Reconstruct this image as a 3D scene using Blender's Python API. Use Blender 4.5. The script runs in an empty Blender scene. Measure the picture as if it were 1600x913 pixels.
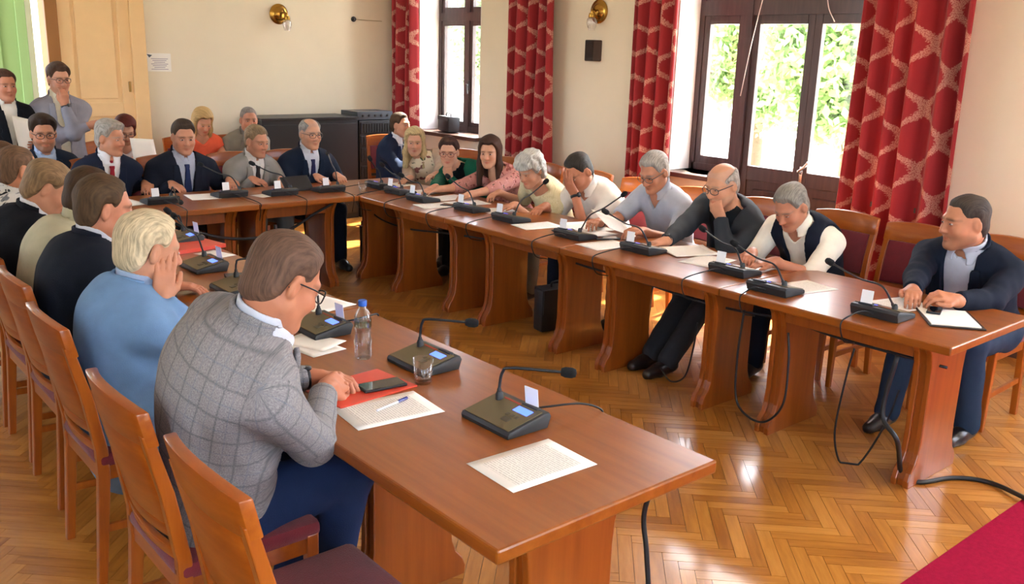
import bpy, bmesh, math, random
import numpy as np
from mathutils import Vector, Matrix
random.seed(7); np.random.seed(7)
S = bpy.context.scene
COL = S.collection

# ---------------------------------------------------------------- camera
F_PX, PITCH, ROLL, YAW, CAM_H = 1424.9, .25543, .03063, .70959, 1.84814
def cam_axes():
    f = np.array([math.sin(YAW)*math.cos(PITCH), math.cos(YAW)*math.cos(PITCH), -math.sin(PITCH)])
    r = np.array([math.cos(YAW), -math.sin(YAW), 0.0]); u = np.cross(r, f)
    return (math.cos(ROLL)*r+math.sin(ROLL)*u, -math.sin(ROLL)*r+math.cos(ROLL)*u, f)
CR, CU, CF = cam_axes()
cam_data = bpy.data.cameras.new('camera'); cam = bpy.data.objects.new('camera', cam_data); COL.objects.link(cam)
cam_data.sensor_fit = 'HORIZONTAL'; cam_data.sensor_width = 36; cam_data.lens = F_PX/1600*36; cam_data.clip_start = .05
cam.matrix_world = Matrix(((CR[0], CU[0], -CF[0], 0), (CR[1], CU[1], -CF[1], 0), (CR[2], CU[2], -CF[2], CAM_H), (0, 0, 0, 1)))
S.camera = cam
def ray(px, py):
    return CR*((px-800)/F_PX) - CU*((py-456.5)/F_PX) + CF
def onz(px, py, z):
    d = ray(px, py); t = (z-CAM_H)/d[2]; return np.array([0, 0, CAM_H])+t*d
def onx(px, py, x):
    d = ray(px, py); return np.array([0, 0, CAM_H])+x/d[0]*d
def ony(px, py, y):
    d = ray(px, py); return np.array([0, 0, CAM_H])+y/d[1]*d

# ---------------------------------------------------------------- light
w = bpy.data.worlds.new('world'); S.world = w; w.use_nodes = True
wn = w.node_tree; bg = wn.nodes['Background']
sky = wn.nodes.new('ShaderNodeTexSky'); sky.sky_type = 'NISHITA'; sky.sun_disc = False
sky.sun_elevation = math.radians(52); sky.sun_rotation = math.radians(75); sky.dust_density = 3.0
sky.air_density = .7; sky.ozone_density = .6
haze = wn.nodes.new('ShaderNodeMix'); haze.data_type = 'RGBA'; haze.inputs[0].default_value = .6; haze.inputs[7].default_value = (.90, .80, .66, 1)
wn.links.new(sky.outputs[0], haze.inputs[6]); wn.links.new(haze.outputs[2], bg.inputs[0]); bg.inputs[1].default_value = 2.2
sun_d = bpy.data.lights.new('sun', 'SUN'); sun_d.energy = 14; sun_d.angle = math.radians(1.5); sun_d.color = (1, .95, .86)
sun = bpy.data.objects.new('sun', sun_d); COL.objects.link(sun)
_sd = Vector((math.cos(math.radians(52))*.97, math.cos(math.radians(52))*.24, math.sin(math.radians(52))))
sun.rotation_euler = _sd.to_track_quat('Z', 'Y').to_euler()
S.view_settings.view_transform = 'Standard'; S.view_settings.look = 'None'
S.view_settings.gamma = 1; S.view_settings.use_curve_mapping = False
S.view_settings.exposure = 2.05

# ---------------------------------------------------------------- materials
MATS = {}
def lin(c):
    if isinstance(c, str):
        c = [int(c[i:i+2], 16)/255 for i in (0, 2, 4)]
    return tuple((x/12.92 if x <= .04045 else ((x+.055)/1.055)**2.4) for x in c)+(1.0,)
def mat(name, col='808080', rough=.6, metal=0.0, bump=0.0, bscale=60, var=0.0, vscale=8, spec=.5, sheen=0.0, coat=0.0, trans=0.0, emit=0.0, sub=0.0):
    if name in MATS: return MATS[name]
    m = bpy.data.materials.new(name); m.use_nodes = True; MATS[name] = m
    nt = m.node_tree; b = nt.nodes['Principled BSDF']
    c = lin(col); b.inputs['Base Color'].default_value = c
    b.inputs['Roughness'].default_value = rough; b.inputs['Metallic'].default_value = metal
    b.inputs['Specular IOR Level'].default_value = spec
    b.inputs['Sheen Weight'].default_value = sheen; b.inputs['Coat Weight'].default_value = coat
    b.inputs['Coat Roughness'].default_value = .12
    b.inputs['Transmission Weight'].default_value = trans
    if sub: b.inputs['Subsurface Weight'].default_value = sub; b.inputs['Subsurface Radius'].default_value = (.012, .004, .002)
    if emit: b.inputs['Emission Color'].default_value = c; b.inputs['Emission Strength'].default_value = emit
    if var or bump:
        tc = nt.nodes.new('ShaderNodeTexCoord')
    if var:
        n = nt.nodes.new('ShaderNodeTexNoise'); n.inputs['Scale'].default_value = vscale; n.inputs['Detail'].default_value = 5
        nt.links.new(tc.outputs['Object'], n.inputs['Vector'])
        mr = nt.nodes.new('ShaderNodeMapRange'); mr.inputs[1].default_value = .25; mr.inputs[2].default_value = .75
        mr.inputs[3].default_value = 1-var; mr.inputs[4].default_value = 1+var
        nt.links.new(n.outputs[0], mr.inputs[0])
        mx = nt.nodes.new('ShaderNodeVectorMath'); mx.operation = 'SCALE'; mx.inputs[0].default_value = c[:3]
        nt.links.new(mr.outputs[0], mx.inputs['Scale']); nt.links.new(mx.outputs[0], b.inputs['Base Color'])
    if bump:
        n2 = nt.nodes.new('ShaderNodeTexNoise'); n2.inputs['Scale'].default_value = bscale; n2.inputs['Detail'].default_value = 4
        nt.links.new(tc.outputs['Object'], n2.inputs['Vector'])
        bp = nt.nodes.new('ShaderNodeBump'); bp.inputs['Strength'].default_value = bump; bp.inputs['Distance'].default_value = .01
        nt.links.new(n2.outputs[0], bp.inputs['Height']); nt.links.new(bp.outputs[0], b.inputs['Normal'])
    return m
def N(nt, typ, **kw):
    n = nt.nodes.new(typ)
    for k, v in kw.items(): setattr(n, k, v)
    return n
def mathn(nt, op, a, b=None, c=None):
    n = nt.nodes.new('ShaderNodeMath'); n.operation = op
    for i, v in enumerate((a, b, c)):
        if v is None: continue
        if isinstance(v, (int, float)): n.inputs[i].default_value = v
        else: nt.links.new(v, n.inputs[i])
    return n.outputs[0]
def ramp(nt, src, stops):
    r = nt.nodes.new('ShaderNodeValToRGB'); e = r.color_ramp.elements
    e[0].position, e[0].color = stops[0][0], lin(stops[0][1]); e[1].position, e[1].color = stops[-1][0], lin(stops[-1][1])
    for p, c in stops[1:-1]:
        x = e.new(p); x.color = lin(c)
    nt.links.new(src, r.inputs[0]); return r.outputs[0]
def wood(name, cols, axis='Y', scale=3.0, stretch=14, rough=.35, coat=.3, rnd=None, bump=.05):
    """grain runs along `axis`; rnd: None | 'object' | 'island' per-piece tone"""
    if name in MATS: return MATS[name]
    m = bpy.data.materials.new(name); m.use_nodes = True; MATS[name] = m
    nt = m.node_tree; b = nt.nodes['Principled BSDF']
    tc = N(nt, 'ShaderNodeTexCoord'); mp = N(nt, 'ShaderNodeMapping')
    sc = [scale*stretch]*3; sc['XYZ'.index(axis)] = scale; mp.inputs['Scale'].default_value = sc
    nt.links.new(tc.outputs['Object'], mp.inputs[0])
    r = None
    if rnd == 'object': r = N(nt, 'ShaderNodeObjectInfo').outputs['Random']
    if rnd == 'island': r = N(nt, 'ShaderNodeNewGeometry').outputs['Random Per Island']
    n = N(nt, 'ShaderNodeTexNoise', noise_dimensions='4D'); n.inputs['Scale'].default_value = 1; n.inputs['Detail'].default_value = 6; n.inputs['Roughness'].default_value = .6
    nt.links.new(mp.outputs[0], n.inputs['Vector'])
    f = n.outputs[0]
    if r is not None:
        nt.links.new(mathn(nt, 'MULTIPLY', r, 60.0), n.inputs['W'])
        f = mathn(nt, 'ADD', mathn(nt, 'MULTIPLY', f, .7), mathn(nt, 'MULTIPLY', r, .3))
    c = ramp(nt, f, [(.28, cols[0]), (.5, cols[1]), (.72, cols[2])])
    nt.links.new(c, b.inputs['Base Color'])
    b.inputs['Roughness'].default_value = rough; b.inputs['Coat Weight'].default_value = coat; b.inputs['Coat Roughness'].default_value = .1
    if bump:
        bp = N(nt, 'ShaderNodeBump'); bp.inputs['Strength'].default_value = bump; bp.inputs['Distance'].default_value = .004
        nt.links.new(n.outputs[0], bp.inputs['Height']); nt.links.new(bp.outputs[0], b.inputs['Normal'])
    return m

# ---------------------------------------------------------------- mesh helpers
def empty(name, loc=(0, 0, 0), rz=0.0, parent=None):
    o = bpy.data.objects.new(name, None); COL.objects.link(o); o.location = Vector(loc); o.rotation_euler = (0, 0, rz)
    o.empty_display_size = .1
    if parent: o.parent = parent
    return o
def tag(o, label=None, cat=None, group=None, kind=None):
    if label: o['label'] = label
    if cat: o['category'] = cat
    if group: o['group'] = group
    if kind: o['kind'] = kind
    return o
def link_mesh(name, me, m=None, parent=None, loc=None, rz=0.0):
    o = bpy.data.objects.new(name, me); COL.objects.link(o)
    if m is not None and len(me.materials) == 0: me.materials.append(m)
    if parent: o.parent = parent
    if loc is not None: o.location = Vector(loc)
    o.rotation_euler = (0, 0, rz)
    return o
class MB:
    def __init__(s): s.bm = bmesh.new()
    def box(s, c, d, bevel=0.0, rot=None, taper=None):
        r = bmesh.ops.create_cube(s.bm, size=1.0); vs = r['verts']
        M = Matrix.Translation(Vector(c)) @ (rot.to_4x4() if rot else Matrix.Identity(4)) @ Matrix.Diagonal((*d, 1))
        if taper:
            for v in vs:
                if v.co.z < 0: v.co.x *= taper; v.co.y *= taper
        bmesh.ops.transform(s.bm, matrix=M, verts=vs)
        if bevel:
            es = list({e for v in vs for e in v.link_edges})
            bmesh.ops.bevel(s.bm, geom=es, offset=bevel, segments=2, profile=.5, affect='EDGES')
        return s
    def tube(s, pts, rad, seg=8, cap=True, flat=None):
        pts = [Vector(p) for p in pts]; n = len(pts)
        rad = [rad]*n if isinstance(rad, (int, float)) else rad
        rings = []; t0 = (pts[1]-pts[0]).normalized()
        up = Vector((0, 0, 1)) if abs(t0.z) < .9 else Vector((1, 0, 0))
        a = t0.cross(up).normalized()
        for i, p in enumerate(pts):
            t = (pts[min(i+1, n-1)]-pts[max(i-1, 0)]).normalized()
            a = (a-t*a.dot(t)).normalized(); bb = t.cross(a)
            rings.append([s.bm.verts.new(p+(a*math.cos(q)+bb*math.sin(q))*rad[i]) for q in [2*math.pi*k/seg for k in range(seg)]])
        for i in range(n-1):
            for k in range(seg):
                s.bm.faces.new((rings[i][k], rings[i][(k+1) % seg], rings[i+1][(k+1) % seg], rings[i+1][k]))
        if cap:
            s.bm.faces.new(rings[0][::-1]); s.bm.faces.new(rings[-1])
        return s
    def lathe(s, prof, seg=24, M=None):
        rings = []
        for r, z in prof:
            rings.append([s.bm.verts.new((max(r, 1e-4)*math.cos(2*math.pi*k/seg), max(r, 1e-4)*math.sin(2*math.pi*k/seg), z)) for k in range(seg)])
        for i in range(len(prof)-1):
            for k in range(seg):
                s.bm.faces.new((rings[i][k], rings[i][(k+1) % seg], rings[i+1][(k+1) % seg], rings[i+1][k]))
        if M is not None: bmesh.ops.transform(s.bm, matrix=M, verts=[v for r in rings for v in r])
        return s
    def prism(s, outline, axis, a, b, bevel=0.0):
        """outline: list of 2D points; extruded along axis from a to b. axis 'y': pts are (x,z); 'x': (y,z); 'z': (x,y)"""
        def P(q, t): return {'y': (q[0], t, q[1]), 'x': (t, q[0], q[1]), 'z': (q[0], q[1], t)}[axis]
        A = [s.bm.verts.new(P(q, a)) for q in outline]; B = [s.bm.verts.new(P(q, b)) for q in outline]
        n = len(A); fs = [s.bm.faces.new(A), s.bm.faces.new(B[::-1])]
        for i in range(n): fs.append(s.bm.faces.new((A[i], B[i], B[(i+1) % n], A[(i+1) % n])))
        bmesh.ops.recalc_face_normals(s.bm, faces=fs)
        if bevel:
            es = list({e for f in fs[:2] for e in f.edges})
            bmesh.ops.bevel(s.bm, geom=es, offset=bevel, segments=2, profile=.5, affect='EDGES')
        return s
    def quad(s, pts):
        s.bm.faces.new([s.bm.verts.new(p) for p in pts]); return s
    def mesh(s, name, smooth=False):
        me = bpy.data.meshes.new(name); s.bm.normal_update(); s.bm.to_mesh(me); s.bm.free()
        if smooth:
            me.polygons.foreach_set('use_smooth', [True]*len(me.polygons))
        return me
    def build(s, name, m, parent=None, loc=None, rz=0.0, smooth=False):
        me = s.mesh(name, smooth)
        if smooth == 'auto':
            me.polygons.foreach_set('use_smooth', [True]*len(me.polygons))
            if hasattr(me, 'set_sharp_from_angle'): me.set_sharp_from_angle(angle=math.radians(35))
        return link_mesh(name, me, m, parent, loc, rz)
def curve_pts(P, n=10):
    """Catmull-Rom through P"""
    P = [np.array(p, float) for p in P]; Q = [2*P[0]-P[1]]+P+[2*P[-1]-P[-2]]; out = []
    for i in range(1, len(Q)-2):
        for k in range(n):
            t = k/n; a, b, c, d = Q[i-1], Q[i], Q[i+1], Q[i+2]
            out.append(.5*((2*b)+(-a+c)*t+(2*a-5*b+4*c-d)*t*t+(-a+3*b-3*c+d)*t**3))
    out.append(P[-1]); return [tuple(p) for p in out]
def copy_tree(o, parent=None):
    c = o.copy(); COL.objects.link(c); c.parent = parent
    for ch in list(o.children): copy_tree(ch, c)
    return c

# ================================================================ figures: signed-distance modelling
def unit(v): v = np.asarray(v, float); return v/max(np.linalg.norm(v), 1e-9)
def smin(a, b, k):
    h = np.maximum(k-np.abs(a-b), 0)/k; return np.minimum(a, b)-h*h*k*.25
def smax(a, b, k): return -smin(-a, -b, k)
def d_cone(P, a, b, ra, rb):
    a = np.asarray(a, float); ba = np.asarray(b, float)-a; pa = P-a
    h = np.clip(pa@ba/max(ba@ba, 1e-9), 0, 1)
    return np.linalg.norm(pa-h[:, None]*ba, axis=1)-(ra+(rb-ra)*h)
def d_ell(P, c, r, R=None):
    q = P-np.asarray(c, float)
    if R is not None: q = q@np.asarray(R).T
    r = np.asarray(r, float); k0 = np.linalg.norm(q/r, axis=1); k1 = np.linalg.norm(q/(r*r), axis=1)
    return k0*(k0-1)/np.maximum(k1, 1e-9)
def wav(P, s, seed=0.0):
    x, y, z = P[:, 0]*s+seed, P[:, 1]*s+seed*1.7, P[:, 2]*s-seed
    return (np.sin(x+1.3*np.sin(y*.8))+np.sin(y*1.1+1.2*np.sin(z*.9))+np.sin(z*1.2+1.4*np.sin(x*.7)))/3
def sdf_mesh(fn, lo, hi, h):
    lo = np.asarray(lo, float); hi = np.asarray(hi, float); B = 6
    nb = np.maximum(np.ceil((hi-lo)/(h*B)).astype(int), 1); n = nb*B
    V = np.ones(n)
    ib = np.stack(np.meshgrid(*[np.arange(k) for k in nb], indexing='ij'), -1).reshape(-1, 3)
    dc = fn(lo+(ib*B+(B-1)/2)*h)
    act = np.abs(dc) < h*B*.95+.012
    V6 = V.reshape(nb[0], B, nb[1], B, nb[2], B)
    ins = ib[(~act) & (dc < 0)]
    if len(ins): V6[ins[:, 0], :, ins[:, 1], :, ins[:, 2], :] = -1
    ia = ib[act]
    if not len(ia): return np.zeros((0, 3)), np.zeros((0, 4), int)
    off = np.stack(np.meshgrid(*[np.arange(B)]*3, indexing='ij'), -1).reshape(-1, 3)
    pts = (ia[:, None, :]*B+off[None]).reshape(-1, 3)
    d = fn(lo+pts*h)
    V[pts[:, 0], pts[:, 1], pts[:, 2]] = d
    sg = V < 0
    c = sg[:-1, :-1, :-1].astype(np.int8)
    for o in ((1, 0, 0), (0, 1, 0), (0, 0, 1), (1, 1, 0), (1, 0, 1), (0, 1, 1), (1, 1, 1)):
        c = c+sg[o[0]:n[0]-1+o[0], o[1]:n[1]-1+o[1], o[2]:n[2]-1+o[2]]
    ac = (c > 0) & (c < 8); idx = -np.ones(ac.shape, int); cells = np.argwhere(ac); idx[ac] = np.arange(len(cells))
    acc = np.zeros((len(cells), 3)); cnt = np.zeros(len(cells))
    for ax in range(3):
        o1, o2 = [k for k in range(3) if k != ax]
        for u in (0, 1):
            for v in (0, 1):
                s = np.zeros(3, int); s[o1] = u; s[o2] = v; e = s.copy(); e[ax] = 1
                a = V[tuple((cells+s).T)]; b = V[tuple((cells+e).T)]
                m = (a < 0) != (b < 0); t = np.where(m, a/np.where(m, a-b, 1), 0)
                p = np.tile(s.astype(float), (len(cells), 1)); p[:, ax] += t
                acc += p*m[:, None]; cnt += m
    verts = lo+(cells+acc/np.maximum(cnt, 1)[:, None])*h
    quads = []
    for ax in range(3):
        o1, o2 = [(1, 2), (2, 0), (0, 1)][ax]
        sl0 = [slice(None)]*3; sl1 = [slice(None)]*3; sl0[ax] = slice(0, -1); sl1[ax] = slice(1, None)
        a = sg[tuple(sl0)]; b = sg[tuple(sl1)]
        for flip, M in ((False, a & ~b), (True, ~a & b)):
            E = np.argwhere(M)
            E = E[(E[:, o1] > 0) & (E[:, o2] > 0) & (E[:, o1] < n[o1]-1) & (E[:, o2] < n[o2]-1)]
            if not len(E): continue
            q = []
            for du, dv in ((1, 1), (0, 1), (0, 0), (1, 0)):
                C = E.copy(); C[:, o1] -= du; C[:, o2] -= dv; q.append(idx[tuple(C.T)])
            q = np.stack(q, 1)
            quads.append(q[:, ::-1] if flip else q)
    F = np.concatenate(quads) if quads else np.zeros((0, 4), int)
    F = F[(F >= 0).all(1)]
    return verts, F
def np_mesh(name, V, F, mats, fmat=None, attrs=None):
    me = bpy.data.meshes.new(name)
    me.vertices.add(len(V)); me.vertices.foreach_set('co', np.asarray(V, np.float32).ravel())
    k = F.shape[1]
    me.loops.add(F.size); me.loops.foreach_set('vertex_index', F.astype(np.int32).ravel())
    me.polygons.add(len(F)); me.polygons.foreach_set('loop_start', np.arange(0, F.size, k, dtype=np.int32))
    me.polygons.foreach_set('loop_total', np.full(len(F), k, np.int32))
    for m in mats: me.materials.append(m)
    if fmat is not None: me.polygons.foreach_set('material_index', np.asarray(fmat, np.int32))
    me.polygons.foreach_set('use_smooth', np.ones(len(F), bool))
    for nm, dat in (attrs or {}).items():
        if dat.shape[1] == 4:
            a = me.color_attributes.new(nm, 'FLOAT_COLOR', 'POINT'); a.data.foreach_set('color', dat.astype(np.float32).ravel())
        else:
            a = me.attributes.new(nm, 'FLOAT_VECTOR', 'POINT'); a.data.foreach_set('vector', dat.astype(np.float32).ravel())
    me.update(calc_edges=True); me.validate()
    return me
def cat_mesh(parts):
    Vs, Fs, o = [], [], 0
    for V, F in parts:
        Vs.append(V); Fs.append(F+o); o += len(V)
    return np.concatenate(Vs), np.concatenate(Fs)

def m_skin(tone):
    nm = 'skin_'+tone
    if nm in MATS: return MATS[nm]
    m = mat(nm, tone, rough=.5, sub=.0, spec=.3); nt = m.node_tree; b = nt.nodes['Principled BSDF']
    at = N(nt, 'ShaderNodeVertexColor'); at.layer_name = 'tint'
    tc = N(nt, 'ShaderNodeTexCoord'); n = N(nt, 'ShaderNodeTexNoise'); n.inputs['Scale'].default_value = 28; n.inputs['Detail'].default_value = 4
    nt.links.new(tc.outputs['Object'], n.inputs['Vector'])
    k = N(nt, 'ShaderNodeMapRange'); k.inputs[3].default_value = .72; k.inputs[4].default_value = .92; nt.links.new(n.outputs[0], k.inputs[0])
    sc = N(nt, 'ShaderNodeVectorMath', operation='SCALE'); nt.links.new(at.outputs[0], sc.inputs[0]); nt.links.new(k.outputs[0], sc.inputs['Scale'])
    nt.links.new(sc.outputs[0], b.inputs['Base Color'])
    return m
def m_hair(col):
    nm = 'hair_'+col
    if nm in MATS: return MATS[nm]
    m = mat(nm, col, rough=.65, spec=.25); nt = m.node_tree; b = nt.nodes['Principled BSDF']
    tc = N(nt, 'ShaderNodeTexCoord'); mp = N(nt, 'ShaderNodeMapping'); mp.inputs['Scale'].default_value = (260, 60, 60)
    at = N(nt, 'ShaderNodeAttribute'); at.attribute_name = 'strand'
    nt.links.new(at.outputs['Vector'], mp.inputs[0])
    n = N(nt, 'ShaderNodeTexNoise'); n.inputs['Scale'].default_value = 1; n.inputs['Detail'].default_value = 3; nt.links.new(mp.outputs[0], n.inputs['Vector'])
    c = lin(col); k = N(nt, 'ShaderNodeMapRange'); k.inputs[1].default_value = .3; k.inputs[2].default_value = .7; k.inputs[3].default_value = .42; k.inputs[4].default_value = .95
    nt.links.new(n.outputs[0], k.inputs[0])
    sc = N(nt, 'ShaderNodeVectorMath', operation='SCALE'); sc.inputs[0].default_value = c[:3]; nt.links.new(k.outputs[0], sc.inputs['Scale'])
    nt.links.new(sc.outputs[0], b.inputs['Base Color'])
    bp = N(nt, 'ShaderNodeBump'); bp.inputs['Strength'].default_value = .5; bp.inputs['Distance'].default_value = .006
    nt.links.new(n.outputs[0], bp.inputs['Height']); nt.links.new(bp.outputs[0], b.inputs['Normal'])
    return m
def m_cloth(col, rough=.85):
    return mat('cloth_'+col, col, rough=rough, bump=.25, bscale=350, var=.10, vscale=14, spec=.15)
def m_pattern(kind):
    nm = 'cloth_'+kind
    if nm in MATS: return MATS[nm]
    m = mat(nm, '808080', rough=.85, spec=.25, bump=.2, bscale=350); nt = m.node_tree; b = nt.nodes['Principled BSDF']
    at = N(nt, 'ShaderNodeAttribute'); at.attribute_name = 'weave'
    if kind == 'plaid':
        sp = N(nt, 'ShaderNodeSeparateXYZ'); nt.links.new(at.outputs['Vector'], sp.inputs[0])
        def line(o, per, wd, ph=0.0):
            f = mathn(nt, 'FRACT', mathn(nt, 'ADD', mathn(nt, 'DIVIDE', o, per), ph))
            q = mathn(nt, 'ABSOLUTE', mathn(nt, 'SUBTRACT', f, .5))
            return mathn(nt, 'SUBTRACT', 1.0, mathn(nt, 'SMOOTH_MIN', mathn(nt, 'DIVIDE', q, wd), 1.0, .1))
        a = mathn(nt, 'MAXIMUM', line(sp.outputs[0], .080, .07), line(sp.outputs[1], .080, .07))
        l2 = mathn(nt, 'MAXIMUM', line(sp.outputs[0], .080, .04, .5), line(sp.outputs[1], .080, .04, .5))
        n = N(nt, 'ShaderNodeTexNoise'); n.inputs['Scale'].default_value = 220; n.inputs['Detail'].default_value = 3
        nt.links.new(at.outputs['Vector'], n.inputs['Vector'])
        base = ramp(nt, n.outputs[0], [(.3, '747276'), (.7, '989596')])
        mx = N(nt, 'ShaderNodeMix', data_type='RGBA'); nt.links.new(mathn(nt, 'MULTIPLY', a, .48), mx.inputs[0]); nt.links.new(base, mx.inputs[6]); mx.inputs[7].default_value = lin('44464f')
        m2 = N(nt, 'ShaderNodeMix', data_type='RGBA'); nt.links.new(mathn(nt, 'MULTIPLY', l2, .35), m2.inputs[0]); nt.links.new(mx.outputs[2], m2.inputs[6]); m2.inputs[7].default_value = lin('5d6a80')
        nt.links.new(m2.outputs[2], b.inputs['Base Color'])
    else:
        base, spots, sc = {'floral_pink': ('c98a80', ('8f4a45', 'e0a8a4', '6d5a48'), 26), 'floral_cream': ('e4d3b6', ('4b5a3c', '7a4a44', '38402f'), 13),
                           'floral_camo': ('c9c8c2', ('3c4148', '70757a', '24272b'), 20), 'cream_knit': ('d9cba0', ('cdbd90', 'e2d6b0', 'c8b88a'), 60)}[kind]
        col = None
        prev = lin(base)
        for i, s_ in enumerate(spots):
            n = N(nt, 'ShaderNodeTexNoise', noise_dimensions='4D'); n.inputs['Scale'].default_value = sc*(1+.3*i); n.inputs['W'].default_value = 3.1*i; n.inputs['Detail'].default_value = 2
            nt.links.new(at.outputs['Vector'], n.inputs['Vector'])
            k = N(nt, 'ShaderNodeMapRange'); k.inputs[1].default_value = .58+.02*i; k.inputs[2].default_value = .62+.02*i; nt.links.new(n.outputs[0], k.inputs[0])
            mx = N(nt, 'ShaderNodeMix', data_type='RGBA'); nt.links.new(k.outputs[0], mx.inputs[0])
            if col is None: mx.inputs[6].default_value = prev
            else: nt.links.new(col, mx.inputs[6])
            mx.inputs[7].default_value = lin(s_); col = mx.outputs[2]
        nt.links.new(col, b.inputs['Base Color'])
    return m

def frame(fwd, up=(0, 0, 1)):
    f = unit(fwd); r = unit(np.cross(f, up)); u = np.cross(r, f); return r, f, u   # right, forward, up
def ik(s, t, l1, l2, pole):
    d = t-s; L = np.linalg.norm(d)
    if L > (l1+l2)*.995:
        k = L/((l1+l2)*.995); k = min(k, 1.12); l1 *= k; l2 *= k
        if L > (l1+l2)*.995: t = s+d/L*(l1+l2)*.995; d = t-s; L = np.linalg.norm(d)
    L = max(L, abs(l1-l2)+.03); u = d/np.linalg.norm(d)
    a = (l1*l1-l2*l2+L*L)/(2*L); h = math.sqrt(max(l1*l1-a*a, 0))
    p = np.asarray(pole, float); p = unit(p-u*(p@u))
    return s+u*a+p*h, t
def hand_prims(W, d, n, side, curl=.5, s=1.0, spread=1.0, thumb=.5):
    """W wrist, d finger direction, n palm normal (the way the palm faces), side +1: thumb on +lat"""
    d = unit(d); n = unit(n-d*(n@d)); lat = np.cross(d, n)*side
    pr = [('c', W-d*.02*s, W+d*.03*s, .026*s, .027*s, .02)]
    for j, o in enumerate((.027, .009, -.009, -.026)):
        kn = W+d*(.088-.004*abs(j-1.2))*s+lat*o*s
        pr.append(('c', W+d*.02*s+lat*o*.75*s, kn, .0165*s, .0125*s, .012))
        L = (.040, .045, .041, .033)[j]*s; a = curl*(.75+.1*j); p = kn; ang = 0.0
        dd = unit(d+lat*(o*2.2*spread))
        for q, f in enumerate((1.0, .68, .52)):
            ang += a*(1.0 if q else .8); v = dd*math.cos(ang)+n*math.sin(ang)
            e = p+v*L*f; r = (.0098, .0088, .0076)[q]*s
            pr.append(('c', p, e, r, r*.9, .004)); p = e
    b = W+d*.022*s+lat*.022*s; t1 = b+(lat*.62+d*.62+n*.35*thumb)*.042*s; t2 = t1+unit(lat*(.35-.6*thumb)+d*.9+n*.45*thumb)*.030*s; t3 = t2+unit(lat*(.2-.7*thumb)+d*.9+n*.4*thumb)*.024*s
    pr += [('c', b, t1, .0165*s, .0125*s, .01), ('c', t1, t2, .0115*s, .0105*s, .004), ('c', t2, t3, .0102*s, .0085*s, .004)]
    return pr
def eval_prims(P, prims, k0=.03):
    d = np.full(len(P), 9.0)
    for p in prims:
        if p[0] == 'c':
            _, a, b, ra, rb, k = p
            d = smin(d, d_cone(P, a, b, ra, rb), k)
        else:
            _, c, r, R, k = p
            d = smin(d, d_ell(P, c, r, R), k)
    return d
def bounds(prims, pad):
    lo = np.full(3, 9e9); hi = -lo
    for p in prims:
        if p[0] == 'c':
            for q, r in ((p[1], p[3]), (p[2], p[4])): lo = np.minimum(lo, np.asarray(q)-r); hi = np.maximum(hi, np.asarray(q)+r)
        else:
            r = max(p[2]); lo = np.minimum(lo, np.asarray(p[1])-r); hi = np.maximum(hi, np.asarray(p[1])+r)
    return lo-pad, hi+pad

# ---------------------------------------------------------------- head (local frame: x right, y forward, z up; origin at ear level between the ears)
def head_sdf(P, fem=False, fat=1.0, jaw=1.0):
    ax = P.copy(); ax[:, 0] = np.abs(ax[:, 0])
    d = d_ell(P, (0, -.012, .036), (.075, .097, .084))
    d = smin(d, d_ell(P, (0, .030, -.040), (.058*fat, .064, .078)), .04)
    d = smin(d, d_cone(ax, (.050*fat, -.002, -.062), (.016, .066, -.102), .022*fat, .022), .03)
    d = smin(d, d_ell(P, (0, .075, -.103), (.022*jaw, .020, .018)), .02)
    d = smin(d, d_ell(ax, (.036*fat, .060, -.030), (.026*fat, .028, .026)), .025)
    d = smin(d, d_cone(ax, (.010, .088, .026), (.040, .074, .024), .010, .010), .02)
    d = smax(d, -d_ell(ax, (.031, .103, .006), (.020, .018, .013)), .014)
    d = smin(d, d_ell(ax, (.031, .0805, .004), (.0135, .0125, .0125)), .004)
    d = smin(d, d_cone(P, (0, .090, .012), (0, .1125, -.030), .0075, .0125), .012)
    d = smin(d, d_ell(ax, (.0125, .101, -.034), (.0085, .011, .0085)), .008)
    d = smin(d, d_cone(ax, (0, .0945, -.060), (.020, .084, -.064), .0075, .0055), .008)
    d = smin(d, d_cone(ax, (0, .0925, -.072), (.017, .084, -.071), .0085, .006), .007)
    d = smax(d, -d_cone(ax, (0, .104, -.0665), (.024, .088, -.067), .003, .002), .004)
    ear = d_ell(ax, (.079, -.012, -.006), (.010, .019, .032), np.array([[.92, .35, 0], [-.35, .92, -.12], [0, .12, 1]]))
    ear = smax(ear, -d_ell(ax, (.090, -.006, -.004), (.007, .010, .018)), .006)
    d = smin(d, ear, .010)
    return d
def hairline(y):
    return np.interp(y, [-.14, -.06, -.035, -.02, .005, .02, .035, .05, .068, .085, .12], [-.105, -.095, -.055, .018, .028, .012, .02, .052, .075, .088, .095])
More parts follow.
